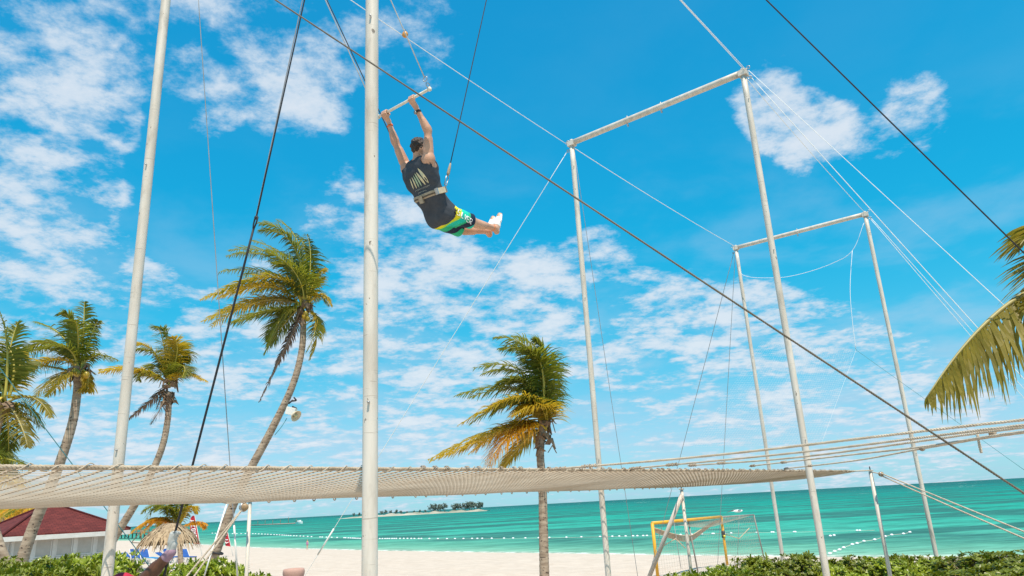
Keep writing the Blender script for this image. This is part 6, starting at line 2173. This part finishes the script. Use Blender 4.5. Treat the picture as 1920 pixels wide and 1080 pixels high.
# ------------------------------------------------------------------ gull
gp = at(1384, 958, 34)
gu = thing('seagull', 'white gull with grey wings flying above the goal', 'gull', gp)
fx = Vector((.95, .3, 0)).normalized(); sx = Vector((-fx.y, fx.x, 0))
MB().tube([gp - fx * .24, gp - fx * .12, gp + fx * .02, gp + fx * .13, gp + fx * .19 + hz * .01, gp + fx * .24], [.02, .05, .062, .05, .036, .006], 10).build('body', mat('gull white', (.82, .82, .82), .7), gu)
for s_ in (-1, 1):
    w0 = gp + fx * .05; w1 = gp - fx * .02 + sx * s_ * .22 + hz * .06; w2 = gp - fx * .30 + sx * s_ * .48 - hz * .05
    V = [w0 + fx * .07, w0 - fx * .09, w1 - fx * .10, w1 + fx * .06, w2]
    V += [v - hz * .012 for v in V]
    MB().add(V, [(0, 1, 2, 3), (3, 2, 4), (6, 5, 8, 7), (7, 8, 9), (0, 3, 8, 5), (1, 6, 7, 2), (3, 4, 9, 8), (2, 7, 9, 4)]).build('wing', mat('gull grey wing', (.16, .17, .18), .7), gu, False)
V = [gp - fx * .22 + sx * .02, gp - fx * .22 - sx * .02, gp - fx * .33 - sx * .05, gp - fx * .33 + sx * .05]
V += [v - hz * .012 for v in V]
MB().add(V, [(0, 1, 2, 3), (7, 6, 5, 4), (0, 4, 5, 1), (1, 5, 6, 2), (2, 6, 7, 3), (3, 7, 4, 0)]).build('tail', mat('gull white', (0, 0, 0)), gu, False)

# ------------------------------------------------------------------ litter urn on the sand
ub = at(551, 1066, 19.5); ug = ground(ub.x, ub.y)
uz = ub.z - ug
urn = thing('litter_urn', 'pinkish terracotta litter urn at the bottom edge of the sand', 'litter bin', (ub.x, ub.y, ug))
ur = 18.8 * 19.5 / FPX
MB().lathe((ub.x, ub.y, ug), [(ur * .62, -.03), (ur * .66, 0), (ur * .78, uz * .25), (ur * .86, uz * .55), (ur * .84, uz * .72), (ur * .84, uz * .78), (ur * .92, uz * .83), (ur * .99, uz * .89), (ur * 1.0, uz * .94), (ur * .96, uz * .985), (ur * .86, uz), (ur * .70, uz * .995), (ur * .66, uz * .93)], 32).build('bowl', mat('terracotta pink', (.50, .30, .24), .8, color2=(.42, .25, .20), vscale=6), urn)
MB().lathe((ub.x, ub.y, ug), [(ur * .67, uz * .90), (ur * .67, uz * .93), (ur * .3, uz * .935)], 24).build('liner', BLACKR, urn)

# ------------------------------------------------------------------ floodlight strapped to the leaning palm
fp = at(549, 772, 25.75)
fd = thing('floodlight', 'white floodlight with a round dish strapped to the leaning palm trunk', 'floodlight', fp)
MB().box(at(546, 771, 25.75), (.33, .22, .26), Matrix.Rotation(.25, 3, 'Y')).build('housing', mat('white lamp housing', (.68, .67, .63), .5, var=.1), fd, False)
c_ = at(554, 779, 25.75)
dn_ = Vector((.75, -.35, -.55)).normalized()
V = []
mb = MB()
u_ = dn_.orthogonal().normalized(); w_ = dn_.cross(u_)
prof = [(.03, -.10), (.12, -.08), (.18, -.01), (.215, .05), (.20, .05), (.16, .0), (.07, -.05)]
for (r_, z__) in prof:
    for k in range(18):
        t_ = 2 * PI * k / 18; V.append(c_ + (u_ * math.cos(t_) + w_ * math.sin(t_)) * r_ + dn_ * z__)
F = [(i * 18 + k, i * 18 + (k + 1) % 18, (i + 1) * 18 + (k + 1) % 18, (i + 1) * 18 + k) for i in range(len(prof) - 1) for k in range(18)]
mb.add(V, F).build('dish', mat('cream lamp dish', (.66, .56, .40), .5, color2=(.50, .42, .28), vscale=9), fd)
MB().sphere(c_ + dn_ * .0, .07, 10, 8).build('bulb', mat('lamp bulb glass', (.5, .45, .25), .2), fd)
for (x, y, x2, y2) in ((551, 745, 556, 751), (547, 752, 555, 751), (548, 762, 556, 766), (541, 757, 549, 750)):
    MB().tube([at(x, y, 25.8), at(x2, y2, 25.8)], .03, 6).build('bracket', BLACKR, fd)
MB().tube([at(538, 784, 25.8), at(528, 800, 25.8), at(515, 816, 25.8)], .012, 5).build('cable', tealm, fd)

# dark strap round the foot of the leaning palm
c_ = at(401, 1037, 25.8)
stp = MB()
stp.torus(c_ + Vector((.03, .2, 0)), Vector((.3, 0, 1)).normalized(), .185, .035, 18, 6)
stp.tube([at(396, 1037, 25.6), at(392, 1045, 25.6), at(388, 1047, 25.6)], .03, 5)
tag(stp.build('trunk_strap', BLACKR), 'black strap tied round the foot of the leaning palm', 'strap')

# ------------------------------------------------------------------ timber frame near the water left of the palapa
tb = atz(265, 1018, -1.6)
tf = thing('timber_frame', 'small timber post with slanting braces left of the palapa by the water', 'timber frame', (tb.x, tb.y, ground(tb.x, tb.y)))
YY = tb.y
MB().tube([at(265, 1022, YY), at(265, 994, YY)], .13, 8).build('post', WOODD, tf)
for (x, y, nm) in ((247, 1017, 0), (274, 1006, 1)):
    MB().tube([at(265.5, 994, YY), at(x, y, YY)], .10, 8).build('brace', WOODD, tf)
MB().tube([at(246, 1017.5, YY), at(268, 1018, YY)], .10, 8).build('rail', WOODD, tf)

# pale low buildings far behind the hut
for i, (x, y, w, hgt, Y) in enumerate(((12, 974, 26, 14, 120), (46, 972, 22, 10, 125))):
    p = at(x, y, Y); g = ground(p.x, p.y); W = w * Y / FPX; top = p.z
    t = thing('far_building', ('white far building at the left edge among the far palms', 'smaller white far building just left of the hut roof')[i], 'building', (p.x, p.y, g))
    MB().box((p.x, p.y, (g + top) / 2), (W, 6, top - g)).build('wall', HW, t, False)
    MB().box((p.x, p.y, top + .15), (W + .6, 6.6, .3)).build('roof', HW, t, False)
    for k in range(3):
        MB().box((p.x + (k - 1) * W * .3, p.y - 3.02, top - 1.2), (W * .14, .08, 1.1)).build('window', mat('dark far window', (.05, .07, .08), .3), t, False)
